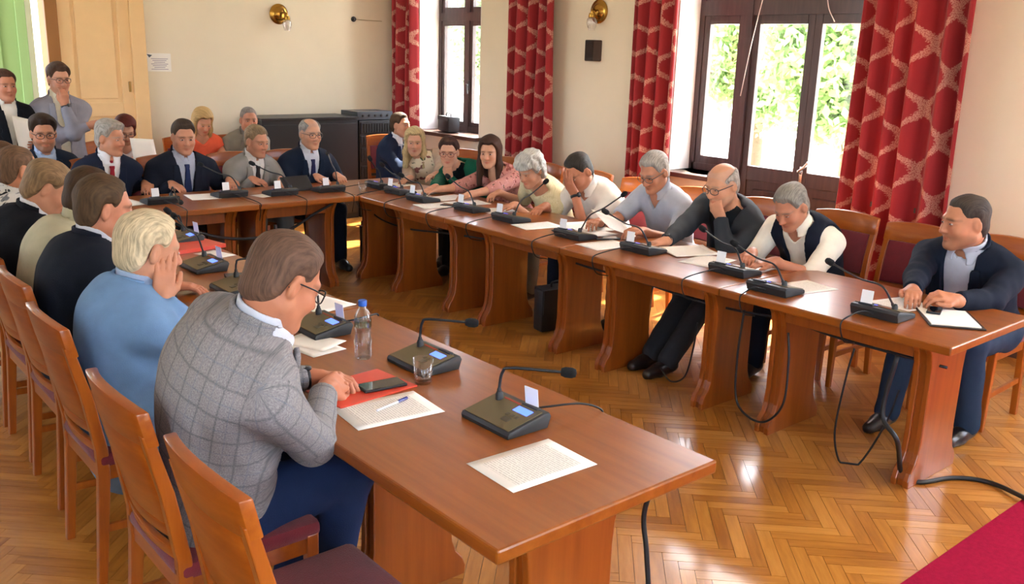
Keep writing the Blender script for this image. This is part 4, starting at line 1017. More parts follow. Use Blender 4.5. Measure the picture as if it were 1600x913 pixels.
EYE_MESH = {}
def eye_mesh(h):
    if h in EYE_MESH: return EYE_MESH[h]
    bm = bmesh.new(); bmesh.ops.create_uvsphere(bm, u_segments=12, v_segments=8, radius=1.0)
    bmesh.ops.transform(bm, matrix=Matrix.Diagonal((.0135, .007, h, 1)), verts=bm.verts)
    me = bpy.data.meshes.new('eye'); bm.to_mesh(me); bm.free()
    me.polygons.foreach_set('use_smooth', [True]*len(me.polygons))
    m = mat('eye_material', 'b4a8a0', rough=.3)
    nt = m.node_tree
    if not nt.nodes.get('iris'):
        tc = N(nt, 'ShaderNodeTexCoord'); sp = N(nt, 'ShaderNodeSeparateXYZ'); nt.links.new(tc.outputs['Object'], sp.inputs[0])
        r = mathn(nt, 'ABSOLUTE', sp.outputs[0]); c = ramp(nt, mathn(nt, 'DIVIDE', r, .02), [(.30, '2a1c14'), (.36, 'b4a8a0')]); c.node.name = 'iris'
        nt.links.new(c, nt.nodes['Principled BSDF'].inputs['Base Color'])
    me.materials.append(m); EYE_MESH[h] = me; return me

def person(label, pelvis, face, head, look, hair, skin, top, legs='232a3c', hands=(), group=None, s=1.0, bulk=1.0, step=.010, hstep=.006,
           bulge=.05, stand=False, glasses=None, beard=None, fem=False, fat=1.0, watch=None, shoes='1c1a1a', knees=None, feet=None, hs=1.0, eyes=.0050, seed=0.0, tail=0.0, show_legs=True, low=-.10, sh_drop=None, toe=None, nk=.168):
    if hstep >= .006: hstep *= 1.15; step *= 1.14
    if sh_drop is None: sh_drop = .018 if fem or top['kind'] != 'suit' else .002
    Pv = np.array(pelvis, float); H = np.array(head, float)
    Fd = np.array([math.cos(math.radians(face)), math.sin(math.radians(face)), 0.0]); r = np.array([Fd[1], -Fd[0], 0.0])   # right-hand side
    base = np.array([Pv[0], Pv[1], 0.0])
    root = empty('person', base); tag(root, label, 'person', group)
    # head frame
    ya, pi_, ro = [math.radians(a) for a in look]
    hf = np.array([math.cos(ya)*math.cos(pi_), math.sin(ya)*math.cos(pi_), math.sin(pi_)])
    hr = unit(np.cross(hf, (0, 0, 1))); hu = np.cross(hr, hf)
    hr, hu = hr*math.cos(ro)+hu*math.sin(ro), hu*math.cos(ro)-hr*math.sin(ro)
    HM = np.stack([hr, hf, hu])*1.0     # rows: local axes in world
    k = hs*s
    def to_world(V): return H+(V*k)@HM
    def to_head(Pw): return ((Pw-H)@HM.T)/k
    nd = unit(unit(H-Pv)*.7+hu*.3)
    C = H-nd*nk*s-Fd*.022
    tu = unit(C-Pv); tf = unit(Fd-tu*(Fd@tu)); tr = np.cross(tf, tu); R = np.stack([tr, tf, tu]); L = np.linalg.norm(C-Pv)
    b = bulk
    torso = [('e', Pv+tu*.02, (.170*b*s, .125*b*s, .13*s), R, .08),
             ('e', Pv+tu*L*.36-tf*bulge*.55+tf*.02*(b-1)*6*s, (.150*b*s, .112*b*s, .17*s), R, .08),
             ('e', Pv+tu*L*.70-tf*bulge, (.165*math.sqrt(b)*s, .112*math.sqrt(b)*s, .20*s), R, .08),
             ('c', C-tu*(.075+sh_drop)*s-tr*.125*s-tf*bulge*.5, C-tu*(.075+sh_drop)*s+tr*.125*s-tf*bulge*.5, .072*s, .072*s, .07)]
    for g in (-1, 1):
        torso.append(('c', C-tu*.005*s, C-tu*(.045+sh_drop)*s+tr*g*.13*s-tf*bulge*.3, .052*s, .055*s, .05))
    hn = H+(np.array([0, -.028, -.05])*k)@HM
    neck = ('c', C-tu*.04*s, hn, .060*s*math.sqrt(fat), .056*s*math.sqrt(fat), .04)
    if fem: neck = ('c', C-tu*.04*s, hn, .052*s, .048*s, .04)
    # arms
    arms = []
    for i, g in enumerate((-1, 1)):      # -1 left, +1 right
        hd = hands[i] if i < len(hands) and hands[i] is not None else None
        Sh = C-tu*(.065+sh_drop)*s+tr*g*.184*math.sqrt(b)*s-tf*bulge*.4
        if hd is None: hd = dict(w=Sh+np.array([0, 0, -.38])*s+Fd*.25*s, pole=(0, 0, -1))
        pole = np.array(hd.get('pole', -np.array([0, 0, .8])+r*g*.55-Fd*.25), float)
        E, W = ik(Sh, np.array(hd['w'], float), .285*s, .25*s, pole)
        d = np.array(hd.get('d', unit(W-E)), float); nrm = np.array(hd.get('n', (0, 0, -1)), float)
        # thumb side: for a right hand palm down pointing forward the thumb is on the left
        lat0 = np.cross(unit(d), unit(nrm)); side = -1 if g == 1 else 1
        hp = hand_prims(W, d, nrm, side, hd.get('curl', .35), .98*s*(.9 if fem else 1), hd.get('spread', 1.0), hd.get('thumb', .5))
        arms.append((g, Sh, E, W, hp, d, nrm))
    # legs
    LG = []
    for i, g in enumerate((-1, 1)):
        hip = Pv+r*g*.088*s*b
        if stand:
            kn = np.array([Pv[0], Pv[1], .49*s])+r*g*.085+Fd*.02; an = np.array([Pv[0], Pv[1], .09])+r*g*.09-Fd*.02
        else:
            kn = Pv+Fd*.42*s+r*g*.12*s; kn[2] = .505
            if knees and knees[i] is not None: kn = np.array(knees[i], float)
            an = kn+Fd*.02; an[2] = .09
            if feet and feet[i] is not None: an = np.array(feet[i], float)
        LG.append((hip, kn, an))
    armc = [p for (g, Sh, E, W, hp, d, n_) in arms for p in (('c', Sh, E, .050*s*math.sqrt(b), .041*s, .03), ('c', E, W, .040*s, .027*s, .02))]
    legc = [p for (h_, kn, an) in LG for p in (('c', h_, kn, .083*s*b, .058*s, .05), ('c', kn, an, .056*s, .038*s, .03))]
    footc = []
    for i, (h_, kn, an) in enumerate(LG):
        fd = unit(np.array(toe[i], float)) if toe and toe[i] is not None else Fd
        footc.append([('c', an+np.array([0, 0, -.03])-fd*.03, an+np.array([0, 0, -.05])+fd*.08, .042, .038, .02), ('c', an+np.array([0, 0, -.05])+fd*.07, an+np.array([0, 0, -.062])+fd*.16, .036, .028, .02)])
    # ---------------- body
    lo = np.array([-.115, -.135, -.17]); hi = np.array([.115, .145, .135])
    hn_l, C_l = to_head(hn[None])[0], to_head((C-tu*.04*s)[None])[0]
    V, F = sdf_mesh(lambda Q: smin(head_sdf(Q, fem, fat), d_cone(Q, C_l, hn_l, neck[3]/k, neck[4]/k), .035), lo, hi, hstep)
    sk = np.array(lin(skin))*np.array([1.02, .94, .86, 1]); tint = np.tile(sk, (len(V), 1))
    hc = np.array(lin(hair[1]))
    def blend(mask, col, a):
        m = np.clip(mask, 0, 1)[:, None]*a; tint[:, :] = tint*(1-m)+np.array(col)*m
    ax = np.abs(V[:, 0])
    blend(1.6-np.hypot((ax-.034)/.026, (V[:, 2]+.028)/.022), sk*np.array([1.05, .80, .76, 1]), .55*(V[:, 1] > .04).mean() if False else .5)
    blend((1.4-np.hypot(ax/.024, (V[:, 2]+.0665)/.0105))*(V[:, 1] > .07), sk*np.array([.80, .50, .48, 1]) if not fem else sk*np.array([.80, .34, .36, 1]), .8)
    blend((1.5-np.hypot((ax-.032)/.024, (V[:, 2]-.0275+.004*(ax/.03))/.0065))*(V[:, 1] > .05), hc*.55+sk*.12, .8 if hair[0] != 'bald' else .45)
    blend((1.3-np.hypot((ax-.031)/.018, (V[:, 2]-.004)/.010))*(V[:, 1] > .05), sk*np.array([.62, .5, .48, 1]), .6)
    if beard:
        bc = np.array(lin(beard[0])); msk = (np.clip((-.040-V[:, 2])/.018, 0, 1)*(V[:, 1] > -.01)*np.clip((V[:, 2]+.14)/.02, 0, 1))
        msk = msk*(np.hypot(ax/.024, (V[:, 2]+.0665)/.009) > 1.15); blend(msk, bc, beard[1])
    if hair[0] == 'bald' or hair[0] == 'thin':
        sm = np.clip((hairline(V[:, 1])-.01 < V[:, 2])*1.0, 0, 1)*(V[:, 2] < .095); blend(sm, hc, .25)
    parts = [(to_world(V), F)]; tints = [tint]
    bstep = .026 if not top.get('sleeve') else .017
    rest = [('e', p[1], tuple(q-.008 for q in p[2]), p[3], p[4]) if p[0] == 'e' else ('c', p[1], p[2], p[3]-.008, p[4]-.008, p[5]) for p in torso]+[neck]+armc+legc
    if show_legs: rest += [q for f_ in footc for q in [('c', f_[0][1], f_[0][2], .03, .028, .02)]]
    lo, hi = bounds(rest, .03)
    V, F = sdf_mesh(lambda Q: eval_prims(Q, rest), lo, hi, bstep)
    parts.append((V, F)); tints.append(np.tile(sk, (len(V), 1)))
    for (g, Sh, E, W, hp, d, n_) in arms:
        pr = [('c', E if top.get('sleeve') else W-unit(W-E)*.08, W, .040*s if top.get('sleeve') else .031*s, .027*s, .02)]+hp
        lo, hi = bounds(pr, .012)
        V, F = sdf_mesh(lambda Q: eval_prims(Q, pr), lo, hi, min(.0068, hstep))
        parts.append((V, F)); tints.append(np.tile(sk*np.array([1.0, .93, .90, 1]), (len(V), 1)))
    V, F = cat_mesh(parts)
    link_mesh('body', np_mesh('body', V-base, F, [m_skin(skin)], attrs={'tint': np.concatenate(tints)}), parent=root)
    # ---------------- eyes
    rotm = Matrix(HM.T.tolist()).to_4x4()
    for g in (-1, 1):
        e = link_mesh('eye', eye_mesh(eyes), parent=root); p = to_world(np.array([[g*.031, .0868, .004]]))[0]-base
        e.matrix_local = Matrix.Translation(Vector(p)) @ rotm @ Matrix.Scale(k, 4)
    # ---------------- hair
    if hair[0] != 'none':
        ext = .30 if hair[0].startswith('long') else .12
        V, F = sdf_mesh(lambda Q: hair_sdf(Q, hair[0], 1, seed), (-.14, -.17, -ext), (.14, .15, .175), hstep)
        st = np.stack([V[:, 0]+(V[:, 1]*.8 if hair[0].startswith('long') or hair[0] == 'bob' else 0), V[:, 1]*(.2 if hair[0].startswith('long') else 1)*.5, V[:, 2]*.4], 1)
        link_mesh('hair', np_mesh('hair', to_world(V)-base, F, [m_hair(hair[1])], attrs={'strand': st}), parent=root)
    # ---------------- clothes
    kind = top['kind']; Lv = top.get('v', .30)*s; vw = top.get('vw', .075)*s
    def tloc(Q):
        q = Q-C; return q@tr, q@tf, q@tu
    nax = unit(hn-(C-tu*.04*s))
    def ncoord(Q):
        q = Q-(C-tu*.04*s); t = q@nax; return np.linalg.norm(q-t[:, None]*nax, axis=1), t
    def tors(Q): return eval_prims(Q, torso)
    def opening(Q, Lv_, vw_, wmin=.0):
        u, f, h = tloc(Q); w_ = wmin+(vw_-wmin)*np.clip((h+Lv_)/Lv_, 0, 1.4); return np.abs(u)-w_, f, h
    def sleeves(Q, pad, to=1.0, cuff=.0):
        d = np.full(len(Q), 9.0)
        for (g, Sh, E, W, hp, dd, n_) in arms:
            a = d_cone(Q, Sh, E, (.052*math.sqrt(b)+pad)*s, (.043+pad)*s)
            if to <= 1.0:
                dr = unit(E-Sh); a = smax(a, (Q-(Sh+(E-Sh)*to))@dr, .008); d = smin(d, a, .02); continue
            dr = unit(W-E); c2 = W-dr*cuff if to >= 2 else E+(W-E)*(to-1)
            q2 = d_cone(Q, E, c2, (.043+pad)*s, (.030+pad*.72)*s); q2 = smax(q2, (Q-c2)@dr, .008)
            d = smin(d, smin(a, q2, .03), .02)
        return d
    def collar(Q, rad, th, t0, t1, gap, back=0.0):
        rr, t = ncoord(Q); u, f, h = tloc(Q); fr = np.clip(f/.06, -1, 1)
        rad_ = rad*(1+.30*np.clip((t0+.030-t)/.05, -.12, 1)); tc = (t0+t1)/2-.016*fr
        d = smax(np.abs(rr-rad_)-th, np.abs(t-tc)-(t1-t0)/2-.012*np.clip(fr, 0, 1), .003)
        if gap: d = np.where(f > 0, np.maximum(d, gap*(1+2.2*np.clip((t0+.05-t)/.05, -.2, 1))-np.abs(u)), d)
        return d
    def emit_collar(name, rad, th, t0, t1, gap, m, par, st=.0042):
        c0 = C-tu*.04*s+nax*(t0+t1)/2; pr = [('e', c0, (.085*s*nf, .085*s*nf, .085*s*nf), None, .05)]
        emit(name, lambda Q: collar(Q, rad, th, t0, t1, gap), pr, m, st, par)
    weave = None
    def emit(name, fn, prims, m, st, par=None):
        lo, hi = bounds(prims, .05)
        V, F = sdf_mesh(fn, lo, hi, st)
        if not len(F): return None
        u, f, h = tloc(V); wv = np.stack([u+.9*f, h, np.zeros(len(V))], 1)
        best = tors(V)
        for (g, Sh, E, W, hp, dd, n_) in arms:
            for a_, b_, o in ((Sh, E, 0), (E, W, .285)):
                dd_ = d_cone(V, a_, b_, .055, .045); ax_ = unit(b_-a_); p1 = unit(np.cross(ax_, (.3, .2, .9))); p2 = np.cross(ax_, p1)
                q = V-a_; t = q@ax_; an_ = np.arctan2(q@p1, q@p2)*.055
                m_ = dd_ < best-.004; wv[m_] = np.stack([an_, t+o, np.full(len(V), .5)], 1)[m_]; best = np.minimum(best, dd_)
        return link_mesh(name, np_mesh(name, V-base, F, [m], attrs={'weave': wv}), parent=par or root)
    def mm(c): return m_pattern(c) if c in ('plaid', 'floral_pink', 'floral_cream', 'floral_camo', 'cream_knit') else m_cloth(c)
    nf = math.sqrt(fat); Ln = np.linalg.norm(hn-(C-tu*.04*s))
    armp = [('c', Sh, E, .07, .06, .03) for (g, Sh, E, W, hp, d, n_) in arms]
    farp = [('c', E, W, .06, .05, .03) for (g, Sh, E, W, hp, d, n_) in arms]
    ncut = lambda Q, rad: -(d_cone(Q, C-tu*.03*s, hn+nax*.05, rad, rad))
    bottom = lambda Q: ((C-tu*(L-low))-Q)@tu if False else -((Q-Pv)@tu)+low
    tailp = [('e', Pv-Fd*.06-np.array([0, 0, .06]), (.17*b, .10, .12+tail), None, .06)] if tail else []
    if tail:
        tailp = [('e', Pv-Fd*.07+np.array([0, 0, -.05]), (.11*b, .185*b, .13+tail), np.stack([Fd, -r, [0, 0, 1]]), .05)]
    coll = top.get('lapel', kind == 'suit')
    if kind in ('suit', 'open', 'vest'):
        pad = .020 if kind != 'vest' else .024
        def jk(Q):
            u, f, h = tloc(Q)
            d = tors(Q)-pad*s
            if tail: d = smin(d, eval_prims(Q, tailp), .05)
            d = smax(d, bottom(Q)-tail*1.2, .012)
            op, f2, h2 = opening(Q, Lv, vw, top.get('wmin', .004))
            if coll:
                pass
            d = smax(d, -np.maximum(op, -(f+.045)), .006)
            d = smax(d, ncut(Q, (.076 if kind != 'vest' else .082)*s*nf), .008)
            if kind == 'vest':
                for (g, Sh, E, W, hp, dd, n_) in arms: d = smax(d, -d_cone(Q, Sh-tr*g*.0*s+tu*.02, Sh+tr*g*.2-tu*.08, .088*s, .10*s), .012)
            else:
                d = smin(d, sleeves(Q, .015, 2.0, .012), .035)
                d = d+.0028*wav(Q, 34, seed)*np.clip(np.abs(u)/.1, .4, 1.6)+.0022*wav(Q*np.array([1, 1, .6]), 75, seed+1)
            return d
        jo = emit('vest' if kind == 'vest' else 'jacket', jk, torso+(armp+farp if kind != 'vest' else [])+tailp, mm(top['c']), step)
        if kind == 'suit' or (kind == 'open' and coll): emit_collar('jacket_collar', .080*s*nf, .0065, .36*Ln, .72*Ln, .12*s, mm(top['c']), jo, max(.0046, hstep*.92))
        if coll:
            for g in (-1, 1):
                def lp(Q, g=g):
                    u, f, h = tloc(Q); op, _, _ = opening(Q, Lv, vw, top.get('wmin', .004))
                    lw = np.interp(-h/Lv, [-.2, .12, .36, .38, .44, .48, 1.0], [.030, .045, .062, .048, .050, .072, .004])*s
                    d = np.abs(tors(Q)-(pad+.010)*s)-.008
                    for c_ in (-op-.002, op-lw, -f-.01, -(h+Lv), h+.0, -u*g): d = smax(d, c_, .003)
                    return d
                emit('lapel', lp, [('e', C-tu*Lv*.5+tf*.08+tr*g*.06, (.09, .12, Lv*.62), R, .05)], mm(top['c']), min(.0065, step), jo)
    if kind in ('suit', 'open', 'vest', 'shirt'):
        sc_ = top.get('shirt', top.get('c') if kind == 'shirt' else 'd8dce4')
        sl = top.get('sleeve') if kind in ('shirt', 'vest') else None
        def sh(Q):
            u, f, h = tloc(Q)
            d = tors(Q)-(.009 if kind in ('suit', 'open', 'vest') else .015)*s
            d = smax(d, bottom(Q), .01)
            if kind in ('suit', 'open'): d = smax(smax(d, -(f+.02), .01), np.abs(u)-.15*s, .01)
            d = smax(d, ncut(Q, (.0655*s if not fem else .066*s)*nf), .006)
            if top.get('neck'):
                op, _, _ = opening(Q, top['neck'], .085*s if fem else .05*s); d = smax(d, -np.maximum(np.maximum(op, -(f+.03)), -(h+top['neck'])), .006)
            if sl:
                d = smin(d, sleeves(Q, .016 if kind == 'shirt' else .014, sl), .03)
            if kind in ('shirt', 'vest'): d = d+.0035*wav(Q, 30, seed)+.0025*wav(Q*np.array([1, 1, .5]), 70, seed+1)
            return d
        so = emit(top.get('name', 'shirt'), sh, torso+(armp+(farp if sl and sl > 1 else []) if sl else []), mm(sc_), max(step, .0095) if kind != 'shirt' else step)
        if top.get('collar', True): emit_collar('shirt_collar', .0665*s*nf, .0048, .42*Ln, .82*Ln, .004 if top.get('tie') else .011*s, mm(sc_), so, max(.0042, hstep*.85))
    if top.get('tie'):
        tb = top.get('v', .30)*s+.03
        def ti(Q):
            u, f, h = tloc(Q); d = np.abs(tors(Q)-.015*s)-.006
            w_ = np.interp(-h, [-.05, .0, .03, .3, .5], [.018, .021, .016, .038, .045])*s
            d = smax(d, np.abs(u)-w_, .004); d = smax(d, -f, .004); d = smax(d, h-.0, .004); d = smax(d, -h-tb-.12, .004)
            kn_ = d_ell(Q, C+tf*(.062*s)+tu*.012*s, (.022*s, .016*s, .022*s), R)
            return smin(d, kn_, .006)
        emit('tie', ti, [('e', C-tu*.15+tf*.08, (.08, .12, .30), R, .05)], m_cloth(top['tie'], .5), .006)
    # trousers / skirt, shoes
    if show_legs:
        trp = [torso[0]]+[('c', h_, kn, .083*s*b, .060*s, .05) for (h_, kn, an) in LG]
        lowc = [('c', kn, an+np.array([0, 0, .0]), .062*s, .050*s, .03) for (h_, kn, an) in LG]
        bare = top.get('bare_legs')
        def tro(Q):
            d = smin(smax(eval_prims(Q, trp[:1])-.014, (Q-Pv)@tu-.10*s, .01), eval_prims(Q, trp[1:])-.014, .05)
            if not bare: d = smin(d, eval_prims(Q, lowc)-.010, .03)
            d = d+.004*wav(Q, 26, seed+3)+.002*wav(Q, 60, seed)
            return d
        emit('skirt' if bare else 'trousers', tro, trp+([] if bare else lowc), mm(legs), max(step*1.5, .0125))
        for f_ in footc:
            lo, hi = bounds(f_, .02)
            V, F = sdf_mesh(lambda Q: np.maximum(eval_prims(Q, f_)-.006, .004-Q[:, 2]), lo, hi, .0125)
            if len(F): link_mesh('shoe', np_mesh('shoe', V-base, F, [mat('shoe_'+shoes, shoes, rough=.3)]), parent=root)
    # ---------------- accessories
    if glasses:
        mb = MB()
        for g in (-1, 1):
            loop = [(g*.033+.026*math.copysign(abs(math.cos(a))**.7, math.cos(a)), .108-.010*abs(math.cos(a))*(1 if math.cos(a)*g > 0 else 0), .002+.0185*math.copysign(abs(math.sin(a))**.8, math.sin(a))) for a in [2*math.pi*q/18 for q in range(19)]]
            mb.tube(loop, .0022, 6, cap=False)
            mb.tube([(g*.058, .100, .008), (g*.077, .05, .010), (g*.082, -.01, .008), (g*.080, -.03, -.012)], .0024, 6)
        mb.tube([(-.008, .110, .006), (0, .112, .009), (.008, .110, .006)], .002, 6)
        o = mb.build('glasses', mat('frame_'+glasses, glasses, rough=.3, metal=.3), root, smooth=True)
        o.matrix_local = Matrix.Translation(Vector(H-base)) @ rotm @ Matrix.Scale(k, 4)
    if watch is not None:
        g, Sh, E, W, hp, d, n_ = arms[watch]; ax_ = unit(W-E)
        mb = MB(); Mr = Vector(ax_).to_track_quat('Z', 'Y').to_matrix().to_4x4()
        mb.lathe([(.0300*s, -.010), (.0345*s, -.009), (.0345*s, .009), (.0300*s, .010)], 20)
        mb.lathe([(.0, .0), (.019, .0), (.018, .008), (0, .009)], 16, Matrix.Translation((0, .031*s, 0)) @ Matrix.Rotation(-math.pi/2, 4, 'X'))
        o = mb.build('wristwatch', mat('watch_band', '1a1a1c', rough=.35), root, smooth=True)
        o.matrix_local = Matrix.Translation(Vector(W-ax_*.015-base)) @ Mr
    info = dict(root=root, C=C, H=H, arms=arms, to_world=to_world, P=Pv)
    return info

# ================================================================ people
def V3(*a): return np.array(a, float)
def dirv(deg, z=0.0): return V3(math.cos(math.radians(deg)), math.sin(math.radians(deg)), z)
def TH(px, py, deg, z=.785, curl=.3, dz=-.12, **kw):
    """a hand lying on the table: pixel of the hand's middle"""
    d = unit(dirv(deg, dz)); return dict(w=onz(px, py, z)-d*.06, d=d, n=V3(0, 0, -1), curl=curl, **kw)
def FH(H, look, off, d, n, curl=.6, pole=None, k=1.0, **kw):
    """a hand at the face: wrist offset, finger direction and palm normal in the head frame"""
    ya, pi_ = math.radians(look[0]), math.radians(look[1]); f = V3(math.cos(ya)*math.cos(pi_), math.sin(ya)*math.cos(pi_), math.sin(pi_)); r = unit(np.cross(f, (0, 0, 1))); u = np.cross(r, f)
    B = np.stack([r, f, u]); o = dict(w=H+V3(*off)@B*k, d=V3(*d)@B, n=V3(*n)@B, curl=curl, **kw)
    if pole is not None: o['pole'] = V3(*pole)
    return o
SKIN_A, SKIN_B, SKIN_C = 'd29c80', 'c88d70', 'dcae92'
XP = 4.98
# ---- window row
H = onx(1508, 347, 4.66)
person('heavy man in a navy jacket and pale shirt at the free table end, hands together', (5.0, 1.98, .50), 178, H, (146, -6, 0), ('crop', '4a4038'), 'c98e70', dict(kind='suit', c='151c2a', shirt='b9bdcb', v=.5, vw=.072, wmin=.045, collar=True), nk=.178, legs='26364a',
       hands=[TH(1484, 466, 165, .80, .9, n_=0) if False else dict(w=onz(1494, 470, .80), d=unit(V3(-.7, .5, .25)), n=V3(.2, .3, -1), curl=.9), dict(w=onz(1422, 462, .80), d=unit(V3(-.8, -.45, .1)), n=V3(0, 0, -1), curl=.8)],
       bulk=1.28, s=1.06, fat=1.18, hs=1.03, step=.0085, hstep=.0052, bulge=.02, seed=1.0, beard=('7a5a48', .3), knees=[V3(4.56, 1.80, .52), V3(4.50, 2.10, .52)], feet=[V3(4.60, 1.775, .09), V3(4.45, 2.12, .09)])
H = onx(1236, 323, 4.50)
person('grey-haired man in a dark vest over a white shirt, forearms crossed on the table', (XP, 2.92, .49), 182, H, (178, -34, 0), ('short', '9a948a'), 'c48a70', dict(kind='vest', c='161b28', shirt='e6ddcc', sleeve=1.25, v=.45, vw=.075, wmin=.03, neck=.06), legs='141824',
       hands=[TH(1193, 412, 148, .785, .35), TH(1172, 400, 205, .79, .4)], s=1.0, bulk=1.08, step=.009, hstep=.0055, bulge=.05, seed=2.0, eyes=.003)
H = onx(1128, 289, 4.54); lk = (176, -18, 0)
person('bald man with glasses in a dark grey jacket, chin resting on his hand', (XP, 3.50, .49), 176, H, lk, ('bald', 'b8aea4'), 'd6a184', dict(kind='open', c='33363a', shirt='1c2024', v=.5, vw=.10, wmin=.05, collar=False), legs='2e3034', glasses='3a3a40', shoes='1e1614',
       hands=[FH(H, lk, (-.035, .085, -.175), (.15, .1, 1), (.15, -1, .1), .75, pole=(-.3, -.6, -1)), TH(1028, 380, 170, .785, .35)], s=1.05, bulk=1.15, step=.009, hstep=.0055, bulge=.04, seed=3.0, watch=1, eyes=.0035, beard=('b09a8a', .3),
       knees=[V3(4.60, 3.36, .53), V3(4.60, 3.52, .53)], feet=[V3(4.12, 3.34, .09), V3(4.16, 3.50, .09)])
H = onx(1022, 269, 4.60)
person('grey-haired man with glasses in a light blue short-sleeved shirt reading a sheet', (XP, 4.06, .49), 180, H, (184, -26, 0), ('short', 'b6b0a8'), 'c98f74', dict(kind='shirt', c='aeb2bd', sleeve=.85, neck=.08), legs='1c2030', glasses='5a5652',
       hands=[TH(992, 360, 160, .80, .7, dz=.2), TH(932, 346, 200, .81, .7, dz=.25)], s=1.02, step=.009, hstep=.0055, bulge=.03, seed=4.0, watch=1, eyes=.003)
H = onx(904, 268, 4.50); lk = (182, -34, 0)
person('man in a white shirt covering his face with one hand', (XP, 4.65, .49), 180, H, lk, ('crop', '3c362f'), 'c68a6c', dict(kind='shirt', c='e6ded2', sleeve=.75, neck=.05), legs='1a1d28',
       hands=[FH(H, lk, (-.02, .125, -.10), (.1, .0, 1), (0.1, -1, .1), .35, pole=(.2, -.55, -1)), TH(845, 326, 195, .785, .4)], s=1.05, bulk=1.12, step=.009, hstep=.0055, bulge=.05, seed=5.0, watch=0, eyes=.003)
H = onx(829, 266, 4.42)
person('white-haired woman in a cream blouse looking down at the table', (XP, 5.22, .49), 180, H, (186, -26, 0), ('curly', 'cfcbc0'), 'd09c80', dict(kind='shirt', c='cream_knit', sleeve=.95, neck=.06, collar=False, name='blouse'), legs='7a7468',
       hands=[TH(792, 323, 165, .79, .6), TH(772, 304, 190, .80, .6)], s=.95, fem=True, bulk=1.1, step=.010, hstep=.006, bulge=.04, nk=.185, seed=6.0, eyes=.003)
H = onx(765, 238, 4.62)
person('woman with long brown hair in a pink floral blouse, arm stretched over the table', (XP, 5.74, .49), 190, H, (216, -8, 0), ('longdark', '4c3122'), 'd9a88c', dict(kind='shirt', c='floral_pink', sleeve=1.35, neck=.13, collar=False, name='blouse', bare_legs=True), legs='2a2428',
       hands=[TH(724, 306, 172, .79, .4), TH(676, 298, 175, .785, .25)], s=.95, fem=True, step=.010, hstep=.006, bulge=.02, seed=7.0, shoes='3a2a28')
H = onx(701, 238, 4.52); lk = (226, -8, 0)
person('dark-haired woman with glasses in a green cardigan, chin on her hand', (XP, 6.18, .49), 200, H, lk, ('bun', '4a2c22'), 'd6a48a', dict(kind='open', c='14563f', shirt='14181a', v=.5, vw=.10, wmin=.06, collar=False, lapel=False), legs='17181c', glasses='6a3030',
       hands=[FH(H, lk, (-.015, .075, -.19), (.1, .15, 1), (0, -1, .2), .8, pole=(0, -.3, -1)), TH(668, 300, 190, .79, .4)], s=.95, fem=True, bulk=1.12, step=.010, hstep=.006, bulge=.03, seed=8.0)
H = onx(648, 222, 4.66)
person('blonde woman in a flower-print top and beige cardigan at the corner', (5.02, 6.80, .49), 215, H, (233, -6, 0), ('long', 'd6bd8a'), 'd8a88e', dict(kind='open', c='b09a86', shirt='floral_cream', v=.5, vw=.13, wmin=.10, collar=False, lapel=False, name='blouse'), legs='2a2a30',
       hands=[TH(668, 292, 190, .79, .4), TH(634, 281, 200, .785, .3)], s=.94, fem=True, step=.010, hstep=.006, bulge=.01, seed=9.0)
# ---- far row
H = ony(68, 209, 7.62)
person('bearded dark-haired man with glasses in a navy jacket behind the far row', (H[0]+.02, 7.74, .49), 268, H, (262, -6, 0), ('full', '3a2a20'), 'c38c70', dict(kind='suit', c='1c2534', shirt='9fb0c8', v=.32, vw=.06), nk=.185, hs=1.06, legs='1c2230', glasses='1c1a1a', beard=('6a4c3a', .6), step=.011, hstep=.0065, bulge=.0, seed=10.0,
       hands=[dict(w=V3(H[0]+.15, 7.35, .70), d=V3(-.3, -1, -.1)), dict(w=V3(H[0]-.1, 7.35, .70), d=V3(.3, -1, -.1))])
H = ony(173, 216, 7.12)
person('silver-haired man in a navy suit with a red tie, turned aside', (H[0]-.03, 7.30, .49), 268, H, (302, -8, 0), ('full', 'b5aca0'), 'cb9478', dict(kind='suit', c='1b2132', shirt='e2e0e0', tie='8e1a28', v=.36, vw=.062), nk=.185, legs='1b2132', step=.011, hstep=.0065, bulge=.02, seed=11.0,
       hands=[TH(228, 289, 250, .79, .6), TH(150, 290, 290, .79, .4)])
H = ony(287, 214, 7.12)
person('smiling man in a dark suit with a dark blue tie, both hands on the table', (H[0], 7.30, .49), 268, H, (262, -12, 0), ('short', '4c3a2c'), 'd09a80', dict(kind='suit', c='1c202c', shirt='b4bccc', tie='1c2a52', v=.38, vw=.068), nk=.182, legs='1a1c26', step=.011, hstep=.0065, bulge=.0, bulk=1.2, s=1.03, fat=1.1, seed=12.0,
       hands=[TH(362, 285, 262, .785, .4), TH(276, 291, 285, .785, .4)])
H = ony(401, 221, 7.12)
person('man in a light grey suit and dark tie behind the tablet', (H[0]-.02, 7.30, .49), 272, H, (286, -12, 0), ('short', '9a8060'), 'd09a80', dict(kind='suit', c='8f8c88', shirt='e0dcd8', tie='3a3230', v=.34, vw=.060), nk=.182, legs='6a6660', step=.011, hstep=.0065, bulge=.02, seed=13.0,
       hands=[TH(440, 284, 240, .79, .5), TH(405, 283, 300, .79, .5)])
H = ony(485, 209, 7.12)
person('balding man with glasses in a navy suit with a patterned tie beside the corner', (H[0], 7.30, .49), 268, H, (270, -6, 0), ('thin', '9a948c'), 'd6a68c', dict(kind='suit', c='1c2638', shirt='ccd2de', tie='2a2c54', v=.36, vw=.062), nk=.185, legs='151a26', glasses='4a4440', step=.011, hstep=.0065, bulge=.0, bulk=1.1, s=1.03, seed=14.0,
       hands=[TH(530, 277, 262, .785, .4), TH(503, 279, 285, .785, .4)])
